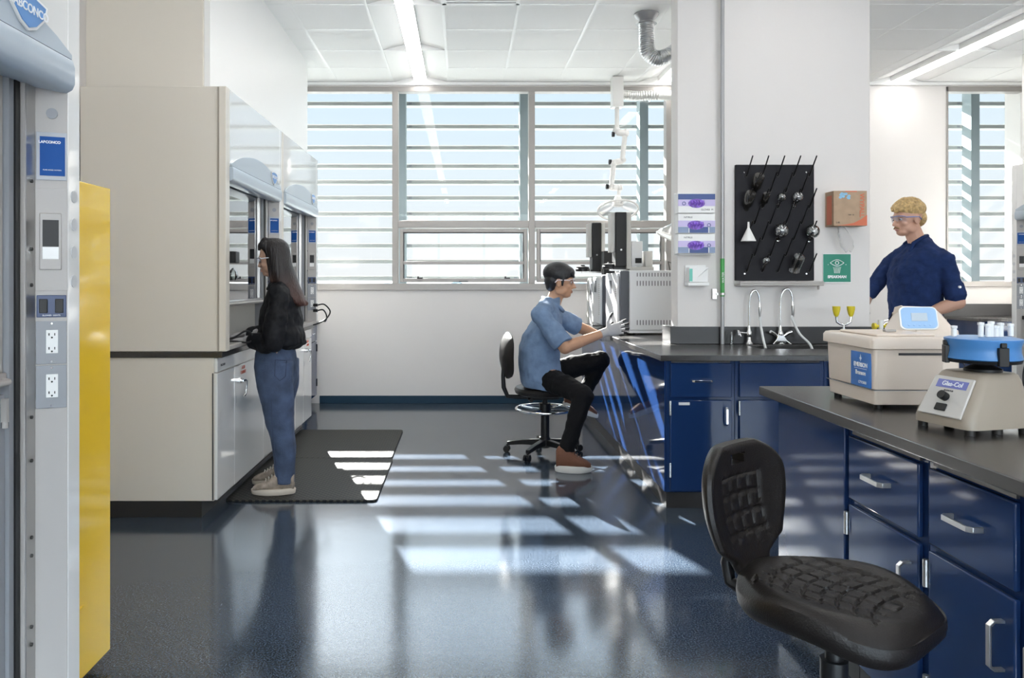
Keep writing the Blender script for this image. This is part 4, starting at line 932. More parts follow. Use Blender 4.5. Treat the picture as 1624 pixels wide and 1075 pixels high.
obj('label_rule', MB().box(bx0-.0018, 2.69, 1.0525, bx0-.0012, 2.775, 1.0540), m_txtw, lb)
q = MB()   # control pod
yy0, yy1 = 2.845, 3.0
sec = lambda x_, s_: [(x_, yy0, .936), (x_, yy0, 1.165), (x_, yy0+.004, 1.18), (x_, yy0+.085, 1.262-s_), (x_, yy0+.105, 1.268-s_), (x_, yy1-.01, 1.260-s_), (x_, yy1, 1.24-s_), (x_, yy1, .936)]
q.rings([sec(bx1+.018, .0), sec(1.80, .004), sec(1.825, .025), sec(1.84, .07)])
obj('control_pod', q, m_bath, o, bevel=.006)
q = MB(); secn = [(yy0, 1.176, 0), (yy0+.004, 1.181, .01), (yy0+.085, 1.264, .06), (yy0+.105, 1.270, .063), (yy1-.01, 1.262, .063), (yy1, 1.24, .06), (yy1, 1.176, .02)]
q.rings([[(1.624+k_, a, b_) for a, b_, k_ in secn], [(bx1+.0185, a, b_) for a, b_, k_ in secn]])
obj('control_pod_lip', q, m_bath, o, bevel=.005)
n_ = Vector((0, -.083, .081)).normalized(); up_ = Vector((0, .081, .083)).normalized()
c_ = Vector((1.722, yy0+.0445, 1.2225))
MP = frame(c_+n_*.002, (1, 0, 0), up_) @ Matrix(((1, .32, 0, 0), (0, 1, 0, 0), (0, 0, 1, 0), (0, 0, 0, 1)))
q = MB(MP); q.prism(rr(-.082, -.058, .062, .056, .022, 5), 'z', 0, .003); pn = obj('control_panel', q, m_wpl, o)
q = MB(MP); q.prism(rr(-.076, -.053, .057, .051, .02, 5), 'z', .0031, .0042); bp = obj('panel_overlay', q, m_pan, pn)
q = MB(MP); q.box(-.038, -.018, .0043, .022, .022, .0052); obj('panel_display', q, mat('lcd', (.50, .58, .66), .2), pn)
q = MB(MP)
for i in range(5): q.cyl((-.05+i*.02, -.037, .0043), (-.05+i*.02, -.037, .0054), .0045, 10)
obj('panel_button', q, mat('button_blue', (.35, .55, .85), .4), pn)
tag(obj('thin_lead', MB().tube([(1.676, 2.64, 1.13), (1.70, 2.62, 1.10), (1.72, 2.60, 1.03), (1.72, 2.60, .93), (1.70, 2.63, .925)], .0015, 6), m_black), 'thin black lead hanging down the right side of the ultrasonic bath', 'cable')

# ---- rotator
m_rot = mat('rotator_beige', (.33, .28, .225), .42); m_rotw = mat('rotator_face', (.58, .56, .53), .35)
cx_, cy_ = X(1542, 2.31), 2.31
TR = rotz(math.radians(14), (cx_, cy_, 0))
o = thing('tube_rotator', 'beige laboratory shaker with blue round head at the right of the near bench', 'laboratory instrument', (cx_, cy_, .92))
for a in (-.098, 0, .098):
    for b_ in (-.082, .082): obj('foot', MB(TR).cyl((a, b_, .9205), (a, b_, .938), .014, 12), m_rub, o)
def rsec(z, xl, xr, yh): return [(x_, y_, z) for x_, y_ in rr(xl, -yh, xr, yh, min(.03, yh*.3), 3)]
q = MB(TR); q.rings([rsec(.938, -.122, .120, .104), rsec(.955, -.123, .120, .103), rsec(.975, -.117, .118, .100), rsec(1.03, -.084, .110, .092), rsec(1.07, -.060, .104, .085), rsec(1.088, -.046, .098, .078), rsec(1.094, -.036, .090, .070)])
obj('base', q, m_rot, o)
# slanted control face on the left
a0 = Vector((-.1215, 0, .965)); a1 = Vector((-.058, 0, 1.076)); sl = (a1-a0); ln_ = sl.length; upv = sl.normalized()
MFc = TR @ frame(a0+Vector((-.0035, 0, .001)), (0, -1, 0), upv)
fc = obj('control_face', MB(MFc).prism([(-.076, 0), (.076, 0), (.068, ln_), (-.068, ln_)], 'z', -.004, .003), m_rotw, o, bevel=.003)
obj('logo_band', MB(MFc).prism([(-.05, ln_-.038), (.055, ln_-.038), (.055, ln_-.012), (-.05, ln_-.012)], 'z', .0031, .0038), mat('logo_violet', (.16, .18, .48), .4), fc)
text('logo_lettering', 'Glas-Col', .020, MFc @ frame((0.004, ln_-.025, .0042), (1, 0, 0), (0, 1, 0)), m_txtw, fc, bold=.0004)
text('small_lettering', 'ROTATOR', .007, MFc @ frame((.0, ln_-.047, .0034), (1, 0, 0), (0, 1, 0)), m_txtb, fc)
obj('speed_knob', MB(MFc).cyl((-.0, ln_-.068, .003), (0, ln_-.068, .024), .013, 16), m_black, fc)
obj('power_switch', MB(MFc).box(-.018, .015, .003, .018, .038, .009), m_black, fc, bevel=.002)
# rotating head
hc = Vector((X(1559, 2.31), 2.31, 0))
obj('hub', MB().lathe([(.050, 1.094), (.050, 1.102), (.030, 1.112), (.022, 1.13), (.03, 1.136)], (hc.x, hc.y, 0), 24), m_black, o)
m_dr = mat('drum_blue', (.06, .22, .52), .32)
hd = obj('drum', MB().lathe([(.02, 1.128), (.092, 1.128), (.100, 1.134), (.095, 1.155), (.095, 1.170), (.101, 1.188), (.101, 1.193), (.080, 1.198), (.03, 1.199)], (hc.x, hc.y, 0), 48), m_dr, o)
obj('drum_skirt', MB().lathe([(.05, 1.122), (.096, 1.122), (.099, 1.131), (.04, 1.1315)], (hc.x, hc.y, 0), 40), m_black, o)
for a in (-95, 10, 165, 80):
    t_ = math.radians(a); p_ = hc+Vector((math.cos(t_), math.sin(t_), 0))*.102
    obj('retaining_clip', MB(rotz(t_, p_)).box(-.010, -.014, 1.118, .004, .014, 1.172).box(-.006, -.008, 1.172, .004, .008, 1.186), m_black, hd, bevel=.002)
for px_, h_ in ((1545, .035), (1556, .030), (1561, .038), (1569, .026), (1576, .034), (1513, .024), (1603, .03)):
    r0 = .088 if px_ in (1513, 1603) else .05
    xx = X(px_, 2.31); yv = 2.31+(.0 if px_ in (1513, 1603) else -.03)
    tag(obj('sample_tube', MB().lathe([(.001, 0), (.0075, .001), (.0075, h_), (.009, h_+.001), (.009, h_+.008), (.001, h_+.009)], (xx, yv, 1.199 if r0 < .08 else 1.1985), 12), m_wpl),
        {1545: 'white capped tube on the blue head, left of the middle', 1556: 'short white tube second from left on the blue head', 1561: 'tallest white tube in the middle of the blue head', 1569: 'short white tube right of the tallest', 1576: 'white tube at the right of the middle group on the blue head', 1513: 'lone tube at the left rim of the blue head', 1603: 'lone tube at the right rim of the blue head'}[px_], 'tube', 'tubes on the blue rotator head')

# ================================================================ front chair
m_pu = mat('black_polyurethane', (.008, .006, .0052), .40, spec=.38, bump=.25, bscale=220)
TH = math.radians(-50); CCx, CCy = .850, 1.76
TC = rotz(TH, (CCx, CCy, 0))                              # local x = forward, y = left
o = thing('laboratory_chair', 'black moulded laboratory chair with ribbed seat in front of the near bench', 'chair', (CCx, CCy, 0))
def seat_mesh(T, zt, a=.205, b=.200, thick=.058, n=72):
    q = MB(T)
    def outline(t_):
        c, s = math.cos(t_), math.sin(t_); ex = .72
        x_ = a*math.copysign(abs(c)**ex, c); y_ = b*math.copysign(abs(s)**ex, s)
        y_ *= 1-.26*max(0, -x_/a)**1.4; return x_, y_
    def top(x_, y_):
        u, v_ = x_/a, y_/b
        z = zt+.022*v_*v_-.010*(1-u*u)+.012*max(0, -u)**2-.030*max(0, u)**2.4*(1-.45*(1-v_*v_))
        r_ = math.hypot(u, v_/(1-.26*max(0, -u)**1.4)) ; z -= .016*max(0, r_-.82)/.18*max(0, r_-.82)/.18
        # embossed pads
        if abs(u) < .68 and abs(v_) < .66:
            gx = (x_*1.0-.09*v_*v_+.2)/.038; gy = (y_+.2*1)/.046
            dx = abs(gx-round(gx)); dy = abs(gy-round(gy))
            if dx < .10 or dy < .09: z -= .005
        return z
    R_ = []
    NR = 56; NT = 150
    for j in range(NR+1):
        f = max(j/NR, .004); row = []
        for k in range(NT):
            x_, y_ = outline(2*PI*k/NT); row.append((x_*f, y_*f, top(x_*f, y_*f)))
        R_.append(row)
    edge = R_[-1]
    for dz, f in ((-.010, 1.018), (-.026, 1.026), (-.042, 1.015), (-.056, .97), (-thick, .86), (-thick-.004, .5), (-thick-.004, .05)):
        R_.append([(x_*f, y_*f, (zt-.01)*.35+z*.65+dz) for x_, y_, z in edge])
    q.rings(R_); return q
ST = .672
obj('seat', seat_mesh(TC, ST), m_pu, o)
# backrest: curved slab with a hand hole
def back_mesh(T, xb, zb, W=.182, H=.312, th=.034):
    q = MB(T); NU, NV = 44, 60
    def wid(v_):                                       # half width along the height
        if v_ < .10: return W*(.36+.9*v_)
        if v_ < .22: return W*(.45+(v_-.10)/.12*.33)
        return W*(.78+.22*math.sin(min(1, (v_-.22)/.42)*PI/2)) if v_ < .66 else W*math.sqrt(max(0, 1-((v_-.66)/.36)**2.3))
    def P_(u, v_, side):
        w_ = wid(v_); y_ = u*w_; z_ = zb+v_*H
        x_ = xb-.055*(v_-.35)**1+.030*(y_/W)**2*1.4-.02*math.sin(v_*PI)
        edge = min(1, (1-abs(u))*w_/.025, v_*H/.02+.15, (1.0-v_)*H/.02+.1); edge = math.sqrt(max(.02, 1-(1-min(1, max(0, edge)))**2))
        d = side*th/2*edge
        if side > 0 and abs(y_) < .085 and .22 < v_ < .74:
            gy = y_/.042; gz = v_*H/.045
            if abs(gy-round(gy)) < .10 or abs(gz-round(gz)) < .10: d -= .0042
        return (x_+d, y_, z_)
    hole = lambda u, v_: abs(u*wid(v_)) < .030 and .825 < v_ < .905
    V = {}
    for s in (1, -1):
        for i in range(NU+1):
            for j in range(NV+1): V[s, i, j] = q.v(P_(-1+2*i/NU, j/NV*.985, s))
    H_ = [[hole(-1+2*(i+.5)/NU, (j+.5)/NV*.985) for j in range(NV)] for i in range(NU)]
    for i in range(NU):
        for j in range(NV):
            if H_[i][j]: continue
            q.bm.faces.new([V[1, i, j], V[1, i+1, j], V[1, i+1, j+1], V[1, i, j+1]])
            q.bm.faces.new([V[-1, i, j+1], V[-1, i+1, j+1], V[-1, i+1, j], V[-1, i, j]])
            for di, dj, e in ((-1, 0, ((i, j), (i, j+1))), (1, 0, ((i+1, j+1), (i+1, j))), (0, -1, ((i+1, j), (i, j))), (0, 1, ((i, j+1), (i+1, j+1)))):
                a, b_ = i+di, j+dj
                if not (0 <= a < NU and 0 <= b_ < NV) or H_[a][b_]:
                    (p, r_), (s_, t_) = e; q.bm.faces.new([V[1, p, r_], V[-1, p, r_], V[-1, s_, t_], V[1, s_, t_]])
    return q
obj('backrest', back_mesh(TC, -.222, .648), m_pu, o)
obj('back_bracket', MB(TC).tube([(-.250, 0, .78), (-.258, 0, .70), (-.272, 0, .645), (-.262, 0, .60), (-.22, 0, .585), (-.10, 0, .588), (.0, 0, .59)], [.012, .015, .016, .016, .016, .016, .016], 10), m_black, o)
obj('tilt_mechanism', MB(TC).box(-.09, -.06, .575, .09, .06, .609), m_black, o, bevel=.006)
obj('lift_lever', MB(TC).tube([(.05, .05, .59), (.02, .12, .575), (-.02, .165, .55), (-.02, .17, .53)], [.005, .005, .005, .012], 8), m_black, o)
obj('gas_column', MB(TC).cyl((0, 0, .42), (0, 0, .575), .019, 20).cyl((0, 0, .14), (0, 0, .5), .030, 20), m_black, o)
def star_base(T, o, rad, legmat, hub=.035, z=.085):
    obj('hub', MB(T).lathe([(.03, .05), (.045, .06), (.045, .12), (.032, .14)], (0, 0, 0), 20), legmat, o)
    for k in range(5):
        a = math.radians(72*k+14); R_ = T @ Matrix.Rotation(a, 4, 'Z')
        lg = obj('leg', MB(R_).rings([[(x_, s1*w_, z_+s2*h_) for s1, s2 in ((-1, -1), (1, -1), (1, 1), (-1, 1))] for x_, w_, z_, h_ in ((.03, .024, .095, .024), (rad*.6, .020, .088, .018), (rad, .017, .072, .014))]), legmat, o, bevel=.004)
        cs = MB(R_)
        for s in (-1, 1): cs.cyl((rad+.005, s*.008, .0265), (rad+.005, s*.024, .0265), .026, 18)
        cs.cyl((rad, 0, .03), (rad, 0, .065), .009, 10).box(rad-.018, -.022, .035, rad+.02, .022, .052)
        obj('caster', cs, m_black, o, bevel=.002)
star_base(TC, o, .30, m_black)
# ================================================================ people
def skin(nm, c): return mat(nm, c, .5, bump=.05, bscale=80)
V3 = Vector
def sleeve(B, a, b_, r0, r1):
    d = (b_-a).normalized(); u = d.orthogonal().normalized(); v = d.cross(u)
    B.loft([(a, u*r0, v*r0), (b_, u*r1, v*r1)], 20)
def lerp(a, b_, t_): return Vector(a)*(1-t_)+Vector(b_)*t_
def hand(B, wr, d, n, t, s=1.0, curl=(.25, .35, .3), spread=.06, rf=.0085, thumb=(.35, .85, .25), tips=None):
    """palm, four bent fingers and a thumb; d along the hand, n the side the fingers close to, t the thumb side"""
    wr, d, n, t = V3(wr), V3(d).normalized(), V3(n).normalized(), V3(t).normalized()
    k = wr+d*.092*s
    B.loft([(wr-d*.012*s, t*.026*s, n*.021*s), (wr+d*.02*s, t*.032*s, n*.018*s), (wr+d*.055*s, t*.041*s, n*.016*s), (k, t*.040*s, n*.013*s), (k+d*.008*s, t*.034*s, n*.009*s)], 14)
    for i, (ln, off) in enumerate(((.074, .029), (.082, .010), (.076, -.010), (.060, -.029))):
        dd = (d+t*spread*(1.5-i)).normalized(); p = wr+d*(.084-.006*(i == 3))*s+t*off*s; a = 0
        for j, fr in enumerate((.45, .30, .25)):
            a += curl[j]*(1+.10*i); v = dd*math.cos(a)+n*math.sin(a); q = p+v*ln*fr*s
            r0 = rf*(1-.10*j)*s; r1 = rf*(1-.10*(j+1))*s; B.cap(p, r0, q, r1, 10)
            if tips is not None and j == 2: tips.cap(p+v*.0, r0*1.06, q, r1*1.08, 10)
            elif tips is not None and j == 1: tips.cap(lerp(p, q, .6), r0*1.04, q, r1*1.06, 10)
            p = q
    tb = wr+d*.028*s+t*.026*s; v = (d*thumb[0]+t*thumb[1]+n*thumb[2]).normalized()
    q = tb+v*.038*s; B.cap(tb, .015*s, q, .0115*s, 10); v2 = (v+d*.55).normalized(); q2 = q+v2*.032*s; B.cap(q, .0112*s, q2, .0095*s, 10)
    q3 = q2+(v2+d*.2).normalized()*.024*s; B.cap(q2, .0095*s, q3, .008*s, 10)
    if tips is not None: tips.cap(q2, .0102*s, q3, .0090*s, 10)
def head(B, c, f, l, u, s=1.0, fem=False):
    """c centre of the skull, f forward, l left, u up; s is the head height / .235"""
    c, f, l, u = V3(c), V3(f).normalized(), V3(l).normalized(), V3(u).normalized()
    M = Matrix((f, l, u)).transposed()
    P = lambda a, b_, d: c+(f*a+l*b_+u*d)*s
    E = lambda p, r_, MM=M: B.ell(p, tuple(x*s for x in r_), MM, 18, 12)
    E(P(-.012, 0, .030), (.095, .073, .088))          # skull
    E(P(.030, 0, .010), (.058, .062, .075))           # forehead and temples
    E(P(.026, 0, -.045), (.056, .054, .058))          # face
    E(P(.045, 0, -.083), (.034 if fem else .037, .034 if fem else .040, .026))   # chin
    for sd in (-1, 1):
        E(P(.010, sd*.044, -.060), (.040, .017, .032))     # jaw
        E(P(.052, sd*.034, -.028), (.026, .022, .020))     # cheek
        E(P(.070, sd*.028, .022), (.018, .026, .009))      # brow
        E(P(-.008, sd*.072, -.012), (.018, .008, .031)); E(P(-.014, sd*.078, .0), (.013, .006, .016))   # ear
        B.cap(P(.082, sd*.010, -.038), .0085*s, P(.088, sd*.006, -.036), .007*s, 8)     # nostril wings
    B.cap(P(.078, 0, .012), .009*s, P(.104 if not fem else .098, 0, -.030), .0105*s, 10)     # nose
    B.cap(P(.085, 0, -.036), .010*s, P(.102 if not fem else .097, 0, -.032), .009*s, 10)
    E(P(.078, 0, -.058), (.014, .021, .0065)); E(P(.076, 0, -.068), (.013, .018, .0065))   # lips
    E(P(.070, 0, -.088), (.013, .016, .012))
    return P, M
def face_bits(P, M, par, s, brow_c=(.02, .015, .012), lip=(.45, .20, .17), iris=(.04, .025, .015), beard=None):
    me = mat('eye_white', (.80, .78, .75), .2); mi = mat('iris', iris, .2); q = MB(); r_ = MB()
    for sd in (-1, 1):
        q.ell(P(.068, sd*.030, .001), (.013*s, .013*s, .010*s), M); r_.ell(P(.0795, sd*.0315, .0005), (.0025*s, .0052*s, .0052*s), M)
        e = MB(); e.cap(P(.083, sd*.014, .021), .0035*s, P(.083, sd*.034, .025), .0035*s, 8).cap(P(.083, sd*.034, .025), .0035*s, P(.072, sd*.048, .019), .0022*s, 8)
        obj('eyebrow', e, mat('brow_%d' % int(brow_c[0]*1000), brow_c, .7), par)
    o = obj('eyes', q, me, par); obj('iris', r_, mi, o)
    e = MB(); e.ell(P(.085, 0, -.0585), (.0085*s, .021*s, .0045*s), M); e.ell(P(.084, 0, -.067), (.0085*s, .018*s, .005*s), M); obj('lips', e, mat('lips_%d' % int(lip[0]*100), lip, .4), par)
m_lensg = thin_glass('goggle_lens', (.86, .88, .95), .35, base=.03)
def goggles(P, M, par, s, mc):
    q = MB()
    fr = [(.062, .066, .006), (.080, .055, .012), (.094, .032, .014), (.100, 0, .012)]
    top = [P(a, b_, c_+.010) for a, b_, c_ in fr]+[P(a, -b_, c_+.010) for a, b_, c_ in fr[::-1][1:]]
    bot = [P(a-.004, b_*.96, c_-.026) for a, b_, c_ in fr[:3]]+[P(.094, 0, -.004)]+[P(a-.004, -b_*.96, c_-.026) for a, b_, c_ in fr[:3][::-1]]
    o = obj('safety_glasses', q.tube(top, .0028*s, 8), mc, par)
    for sd in (-1, 1):
        obj('temple_arm', MB().tube([P(.062, sd*.068, .012), (P(.02, sd*.078, .010)), P(-.02, sd*.082, .006), P(-.036, sd*.079, -.012)], .0035*s, 8), mc, o)
    l_ = MB(); n = len(top)
    for i in range(n-1): l_.face([top[i], top[i+1], bot[i+1], bot[i]])
    obj('goggle_lens', l_, m_lensg, o)

# ---------------------------------------------------------------- standing woman at the hood
Yw = 4.95
def Wp(px, py, y=Yw): return V3((X(px, Yw), y, Z(py, Yw)))
f, l, u = V3((-1, 0, -.0)), V3((0, -1, 0)), V3((0, 0, 1))
o = thing('person', 'standing person with long dark hair, black jacket and blue jeans, hands in the fume hood', 'person', (X(440, Yw), Yw, .015))
S = 1.0; hc = Wp(433, 411)
B = MB(); P, M = head(B, hc, V3((-1, 0, -.16)), l, V3((-.16, 0, 1)), .98, True)
B.chain((Wp(440, 428), .050), (Wp(446, 452), .055), (Wp(449, 470), .08))
B.loft([(Wp(449, 462), V3((0, .16, 0)), V3((.06, 0, 0))), (Wp(448, 490), V3((0, .17, 0)), V3((.10, 0, 0))), (Wp(442, 530), V3((0, .14, 0)), V3((.09, 0, 0))), (Wp(440, 560), V3((0, .16, 0)), V3((.10, 0, 0))), (Wp(440, 590), V3((0, .17, 0)), V3((.11, 0, 0)))])
for s, yy in ((-1, 4.865), (1, 5.035)):
    dx = 4 if s < 0 else -5
    B.chain((Wp(438, 580, yy), .08), (Wp(443+dx, 660, yy), .058), (Wp(450+dx, 740, yy), .038), (Wp(452+dx, 765, yy), .036))
shN, shF = Wp(452, 470, 4.79), Wp(452, 470, 5.11)
elN, elF = Wp(443, 537, 4.75), Wp(438, 528, 5.13)
wrN, wrF = Wp(400, 537, 4.84), Wp(388, 531, 5.03)
for a, b_, c_ in ((shN, elN, wrN), (shF, elF, wrF)): B.chain((a, .052), (b_, .040), (c_, .026))
# gloved hands continue the wrists
hd = V3((-1, .1, -.10)); hd2 = V3((-1, -.15, -.12))
body = obj('body', B, skin('skin_light', (.52, .32, .23)), o, vox=.0055, sm=4)
face_bits(P, M, body, .98)
goggles(P, M, body, .98, mat('glasses_clear_white', (.80, .82, .85), .15))
m_glv = mat('glove_grey', (.42, .41, .42), .8, bump=.5, bscale=400)
for wr, d_, yy in ((wrN, hd, 1), (wrF, hd2, -1)):
    g = MB(); hand(g, wr, d_, V3((0, 0, -1)), V3((0, yy, .25)), 1.0, (.35, .45, .3), rf=.0095); g.cap(wr+V3((.05, 0, .004)), .034, wr, .030)
    gl = obj('glove', g, m_glv, o, vox=.0035, sm=2)
# jeans
J = MB()
J.loft([(Wp(438, 545), V3((0, .150, 0)), V3((.108, 0, 0))), (Wp(438, 560), V3((0, .165, 0)), V3((.128, 0, 0))), (Wp(438, 580), V3((0, .178, 0)), V3((.137, 0, 0))), (Wp(439, 600), V3((0, .175, 0)), V3((.128, 0, 0))), (Wp(440, 618), V3((0, .155, 0)), V3((.10, 0, 0)))], 24)
for s, yy in ((-1, 4.862), (1, 5.04)):
    dx = 4 if s < 0 else -5
    sec = [(570, 440, .122, .088), (610, 441, .116, .088), (640, 442+dx, .103, .080), (665, 444+dx, .088, .070), (690, 449+dx, .075, .064), (715, 452+dx, .072, .062), (745, 453+dx, .062, .058), (760, 453+dx, .062, .060)]
    J.loft([(Wp(px, py, yy), V3((0, w_, 0)), V3((a_, 0, 0))) for py, px, a_, w_ in sec], 22)
m_jean = mat('jeans_denim', (.048, .073, .135), .8, bump=.6, bscale=120, var=.45, vscale=9)
j = obj('jeans', J, m_jean, o, vox=.007, sm=5, disp=('CLOUDS', .10, .012))
q = MB(); pk = [Wp(447, 566, 4.775), Wp(463, 568, 4.80), Wp(462, 592, 4.79), Wp(454, 598, 4.775), Wp(447, 590, 4.765)]
q.tube(pk+[pk[0]], .0025, 6); q.tube([Wp(440, 552, 4.80), Wp(441, 640, 4.778), Wp(444, 700, 4.793), Wp(450, 758, 4.798)], .0022, 6)
obj('seam', q, mat('denim_seam', (.035, .05, .10), .8), j)
# jacket
K = MB()
K.loft([(Wp(441, 552), V3((0, .165, 0)), V3((.125, 0, 0))), (Wp(446, 545), V3((0, .19, 0)), V3((.155, 0, 0))), (Wp(446, 530), V3((0, .195, 0)), V3((.150, 0, 0))), (Wp(445, 500), V3((0, .18, 0)), V3((.128, 0, 0))), (Wp(447, 475), V3((0, .185, 0)), V3((.105, 0, 0))), (Wp(448, 458), V3((0, .150, 0)), V3((.082, 0, 0))), (Wp(446, 448), V3((0, .075, 0)), V3((.062, 0, 0))), (Wp(443, 440), V3((0, .058, 0)), V3((.056, 0, 0)))], 24)
K.chain((Wp(447, 454, 4.92), .055), (Wp(452, 466, 4.80), .066), (Wp(450, 500, 4.765), .072), (Wp(445, 536, 4.755), .074), (Wp(432, 542, 4.78), .066), (Wp(412, 539, 4.82), .054), (Wp(407, 538, 4.83), .040))
K.chain((Wp(447, 454, 4.98), .055), (Wp(452, 466, 5.10), .066), (Wp(444, 500, 5.13), .068), (Wp(436, 527, 5.13), .068), (Wp(412, 528, 5.08), .054), (Wp(390, 530, 5.035), .042))
m_jack = mat('jacket_black', (.005, .0055, .008), .6, spec=.25, bump=.4, bscale=40)
kk = obj('jacket', K, m_jack, o, vox=.008, sm=6, disp=('CLOUDS', .09, .035))
q = MB(); q.chain((Wp(428, 458, 4.90), .012), (Wp(434, 446, 4.90), .012), (Wp(446, 441, 4.91), .012), (Wp(452, 446, 4.95), .012)); q.chain((Wp(428, 458, 5.0), .012), (Wp(434, 446, 5.0), .012), (Wp(446, 441, 4.99), .012)); obj('collar', q, m_jack, kk, vox=.005, sm=3)
# hair
H = MB()
def hs(px, py, hw, hd_, dy=0): return (Wp(px, py, Yw+dy), V3((0, hw, 0)), V3((hd_, 0, .0)))
H.loft([hs(434, 377.5, .020, .03), hs(434, 379.5, .05, .060), hs(434.5, 385, .072, .086), hs(437, 395, .088, .092), hs(441, 405, .095, .080), hs(444, 418, .097, .076), hs(447, 432, .098, .084), hs(452, 446, .100, .082), hs(459, 460, .104, .078), hs(466, 472, .098, .070), hs(473, 480, .082, .056), hs(479, 485, .05, .036)], 26)
H.chain((Wp(420, 384), .034), (Wp(413, 390), .020), (Wp(411, 396), .010))
H.chain((Wp(476, 478), .05), (Wp(487, 481), .012))
for yy in (4.895, 5.005): H.chain((Wp(424, 388, yy), .028), (Wp(430, 402, yy), .026), (Wp(433, 425, yy), .024), (Wp(436, 445, yy), .022))
m_hairw = bpy.data.materials.new('hair_dark_brown'); m_hairw.use_nodes = True; t = m_hairw.node_tree; b = t.nodes['Principled BSDF']; b.inputs['Roughness'].default_value = .42
co = t.nodes.new('ShaderNodeTexCoord'); sp = t.nodes.new('ShaderNodeSeparateXYZ'); t.links.new(co.outputs['Object'], sp.inputs[0])
mr = t.nodes.new('ShaderNodeMapRange'); mr.inputs[1].default_value = 1.18; mr.inputs[2].default_value = 1.42; t.links.new(sp.outputs['Z'], mr.inputs[0])
cr = t.nodes.new('ShaderNodeValToRGB'); cr.color_ramp.elements[0].color = (.075, .028, .020, 1); cr.color_ramp.elements[1].color = (.012, .009, .010, 1); t.links.new(mr.outputs[0], cr.inputs[0]); t.links.new(cr.outputs[0], b.inputs['Base Color'])
mp = t.nodes.new('ShaderNodeMapping'); mp.inputs['Scale'].default_value = (120, 120, 5); mp.inputs['Rotation'].default_value = (0, -.30, 0); t.links.new(co.outputs['Object'], mp.inputs[0])
no = t.nodes.new('ShaderNodeTexNoise'); no.inputs['Scale'].default_value = 1; t.links.new(mp.outputs[0], no.inputs['Vector']); bn = t.nodes.new('ShaderNodeBump'); bn.inputs['Strength'].default_value = .8; bn.inputs['Distance'].default_value = .01; t.links.new(no.outputs[0], bn.inputs['Height']); t.links.new(bn.outputs[0], b.inputs['Normal'])
hr = obj('hair', H, m_hairw, body, vox=.006, sm=6)
# shoes
def sneaker(par, heel, d, L_, w_, h_, mu_, msole, z0, lacec, name='shoe'):
    """heel point on the floor, direction d, length L_"""
    d = V3(d).normalized(); n = V3((0, 0, 1)); s_ = d.cross(n)
    Pn = lambda a, b_, c_: V3(heel)+d*a*L_+s_*b_*w_+n*c_*h_
    so = MB(); N_ = 28
    def outl(k, f_): 
        t_ = 2*PI*k/N_; a = .5-.5*math.cos(t_); b_ = math.sin(t_)*(.40+.12*math.sin(a*PI*1.15-.3)); b_ = max(-.5, min(.5, b_)); return a, b_*f_
    so.rings([[Pn((a-.5)*f_+.5, b_, z_+ (.06*max(0, a-.75) if z_ < .1 else .03*max(0, a-.7))) for a, b_ in [outl(k, f_) for k in range(N_)]] for z_, f_ in ((.0, .93), (.04, .99), (.20, 1.02), (.26, .99))])
    up = MB()
    secs = []
    for a, hh_, ww_ in ((.03, .80, .30), (.10, .95, .36), (.22, 1.0, .38), (.34, .98, .38), (.46, .78, .42), (.60, .60, .46), (.75, .50, .46), (.88, .40, .38), (.965, .30, .20)):
        secs.append((Pn(a, 0, .20+(hh_-.20)/2), s_*ww_*w_, n*(hh_-.12)/2*h_))
    up.loft(secs, 18); up.ell(Pn(.72, 0, .30), (.05, .05, .03)) if False else None
    sh = obj(name, up, mu_, par, vox=.004, sm=3)
    obj('sole', so, msole, sh, bevel=.002)
    q = MB()
    for i in range(4): a = .45+.07*i; zt = (.86, .76, .68, .62)[i]; q.tube([Pn(a, -.26, zt-.10), Pn(a+.02, 0, zt+.045), Pn(a, .26, zt-.10)], .003, 6)
    obj('laces', q, lacec, sh)
    return sh
m_snk = mat('sneaker_taupe', (.33, .27, .22), .7, bump=.5, bscale=90, var=.35, vscale=25); m_snks = mat('sneaker_sole', (.62, .55, .47), .6); m_lace = mat('lace_cream', (.6, .56, .5), .7)
sneaker(o, (X(469, 4.86)+.0, 4.86, .0155), (-1, -.10, 0), .275, .105, .150, m_snk, m_snks, 0, m_lace)
sneaker(o, (X(463, 5.04), 5.04, .0155), (-1, .10, 0), .27, .105, .150, m_snk, m_snks, 0, m_lace)
q = MB(); q.chain((Wp(452, 760, 4.862), .040), (Wp(453, 770, 4.862), .040)); q.chain((Wp(448, 760, 5.04), .040), (Wp(449, 770, 5.04), .040)); obj('socks', q, mat('sock_black', (.02, .02, .02), .9), o)

# ---------------------------------------------------------------- seated man
Ym = 5.95
def Mp(px, py, y=Ym): return V3((X(px, y), y, Z(py, y)))
o = thing('person', 'seated person in blue short-sleeved shirt, black trousers and grey gloves reaching to the analyser', 'person', (.64, 5.95, 0))
B = MB(); hc = Mp(888, 446, 5.93)
f = V3((1, -.08, -.10)); hl = V3((.08, 1, 0))
P, M = head(B, hc, f, hl, f.cross(hl), 1.14)
B.chain((Mp(884, 462), .062), (Mp(876, 484), .066), (Mp(870, 500), .09))
B.loft([(Mp(868, 496), V3((0, .19, 0)), V3((.07, 0, .02))), (Mp(862, 520), V3((0, .20, 0)), V3((.125, 0, .03))), (Mp(857, 560), V3((0, .17, 0)), V3((.12, 0, .02))), (Mp(858, 590), V3((0, .185, 0)), V3((.12, 0, 0))), (Mp(862, 607), V3((0, .18, 0)), V3((.12, 0, 0)))])
shN, shF = Mp(858, 500, 5.72), Mp(882, 500, 6.16)
elN, elF = Mp(896, 551, 5.62), Mp(918, 519, 6.22)
wrN, wrF = Mp(960, 527, 5.74), Mp(955, 534, 6.12)
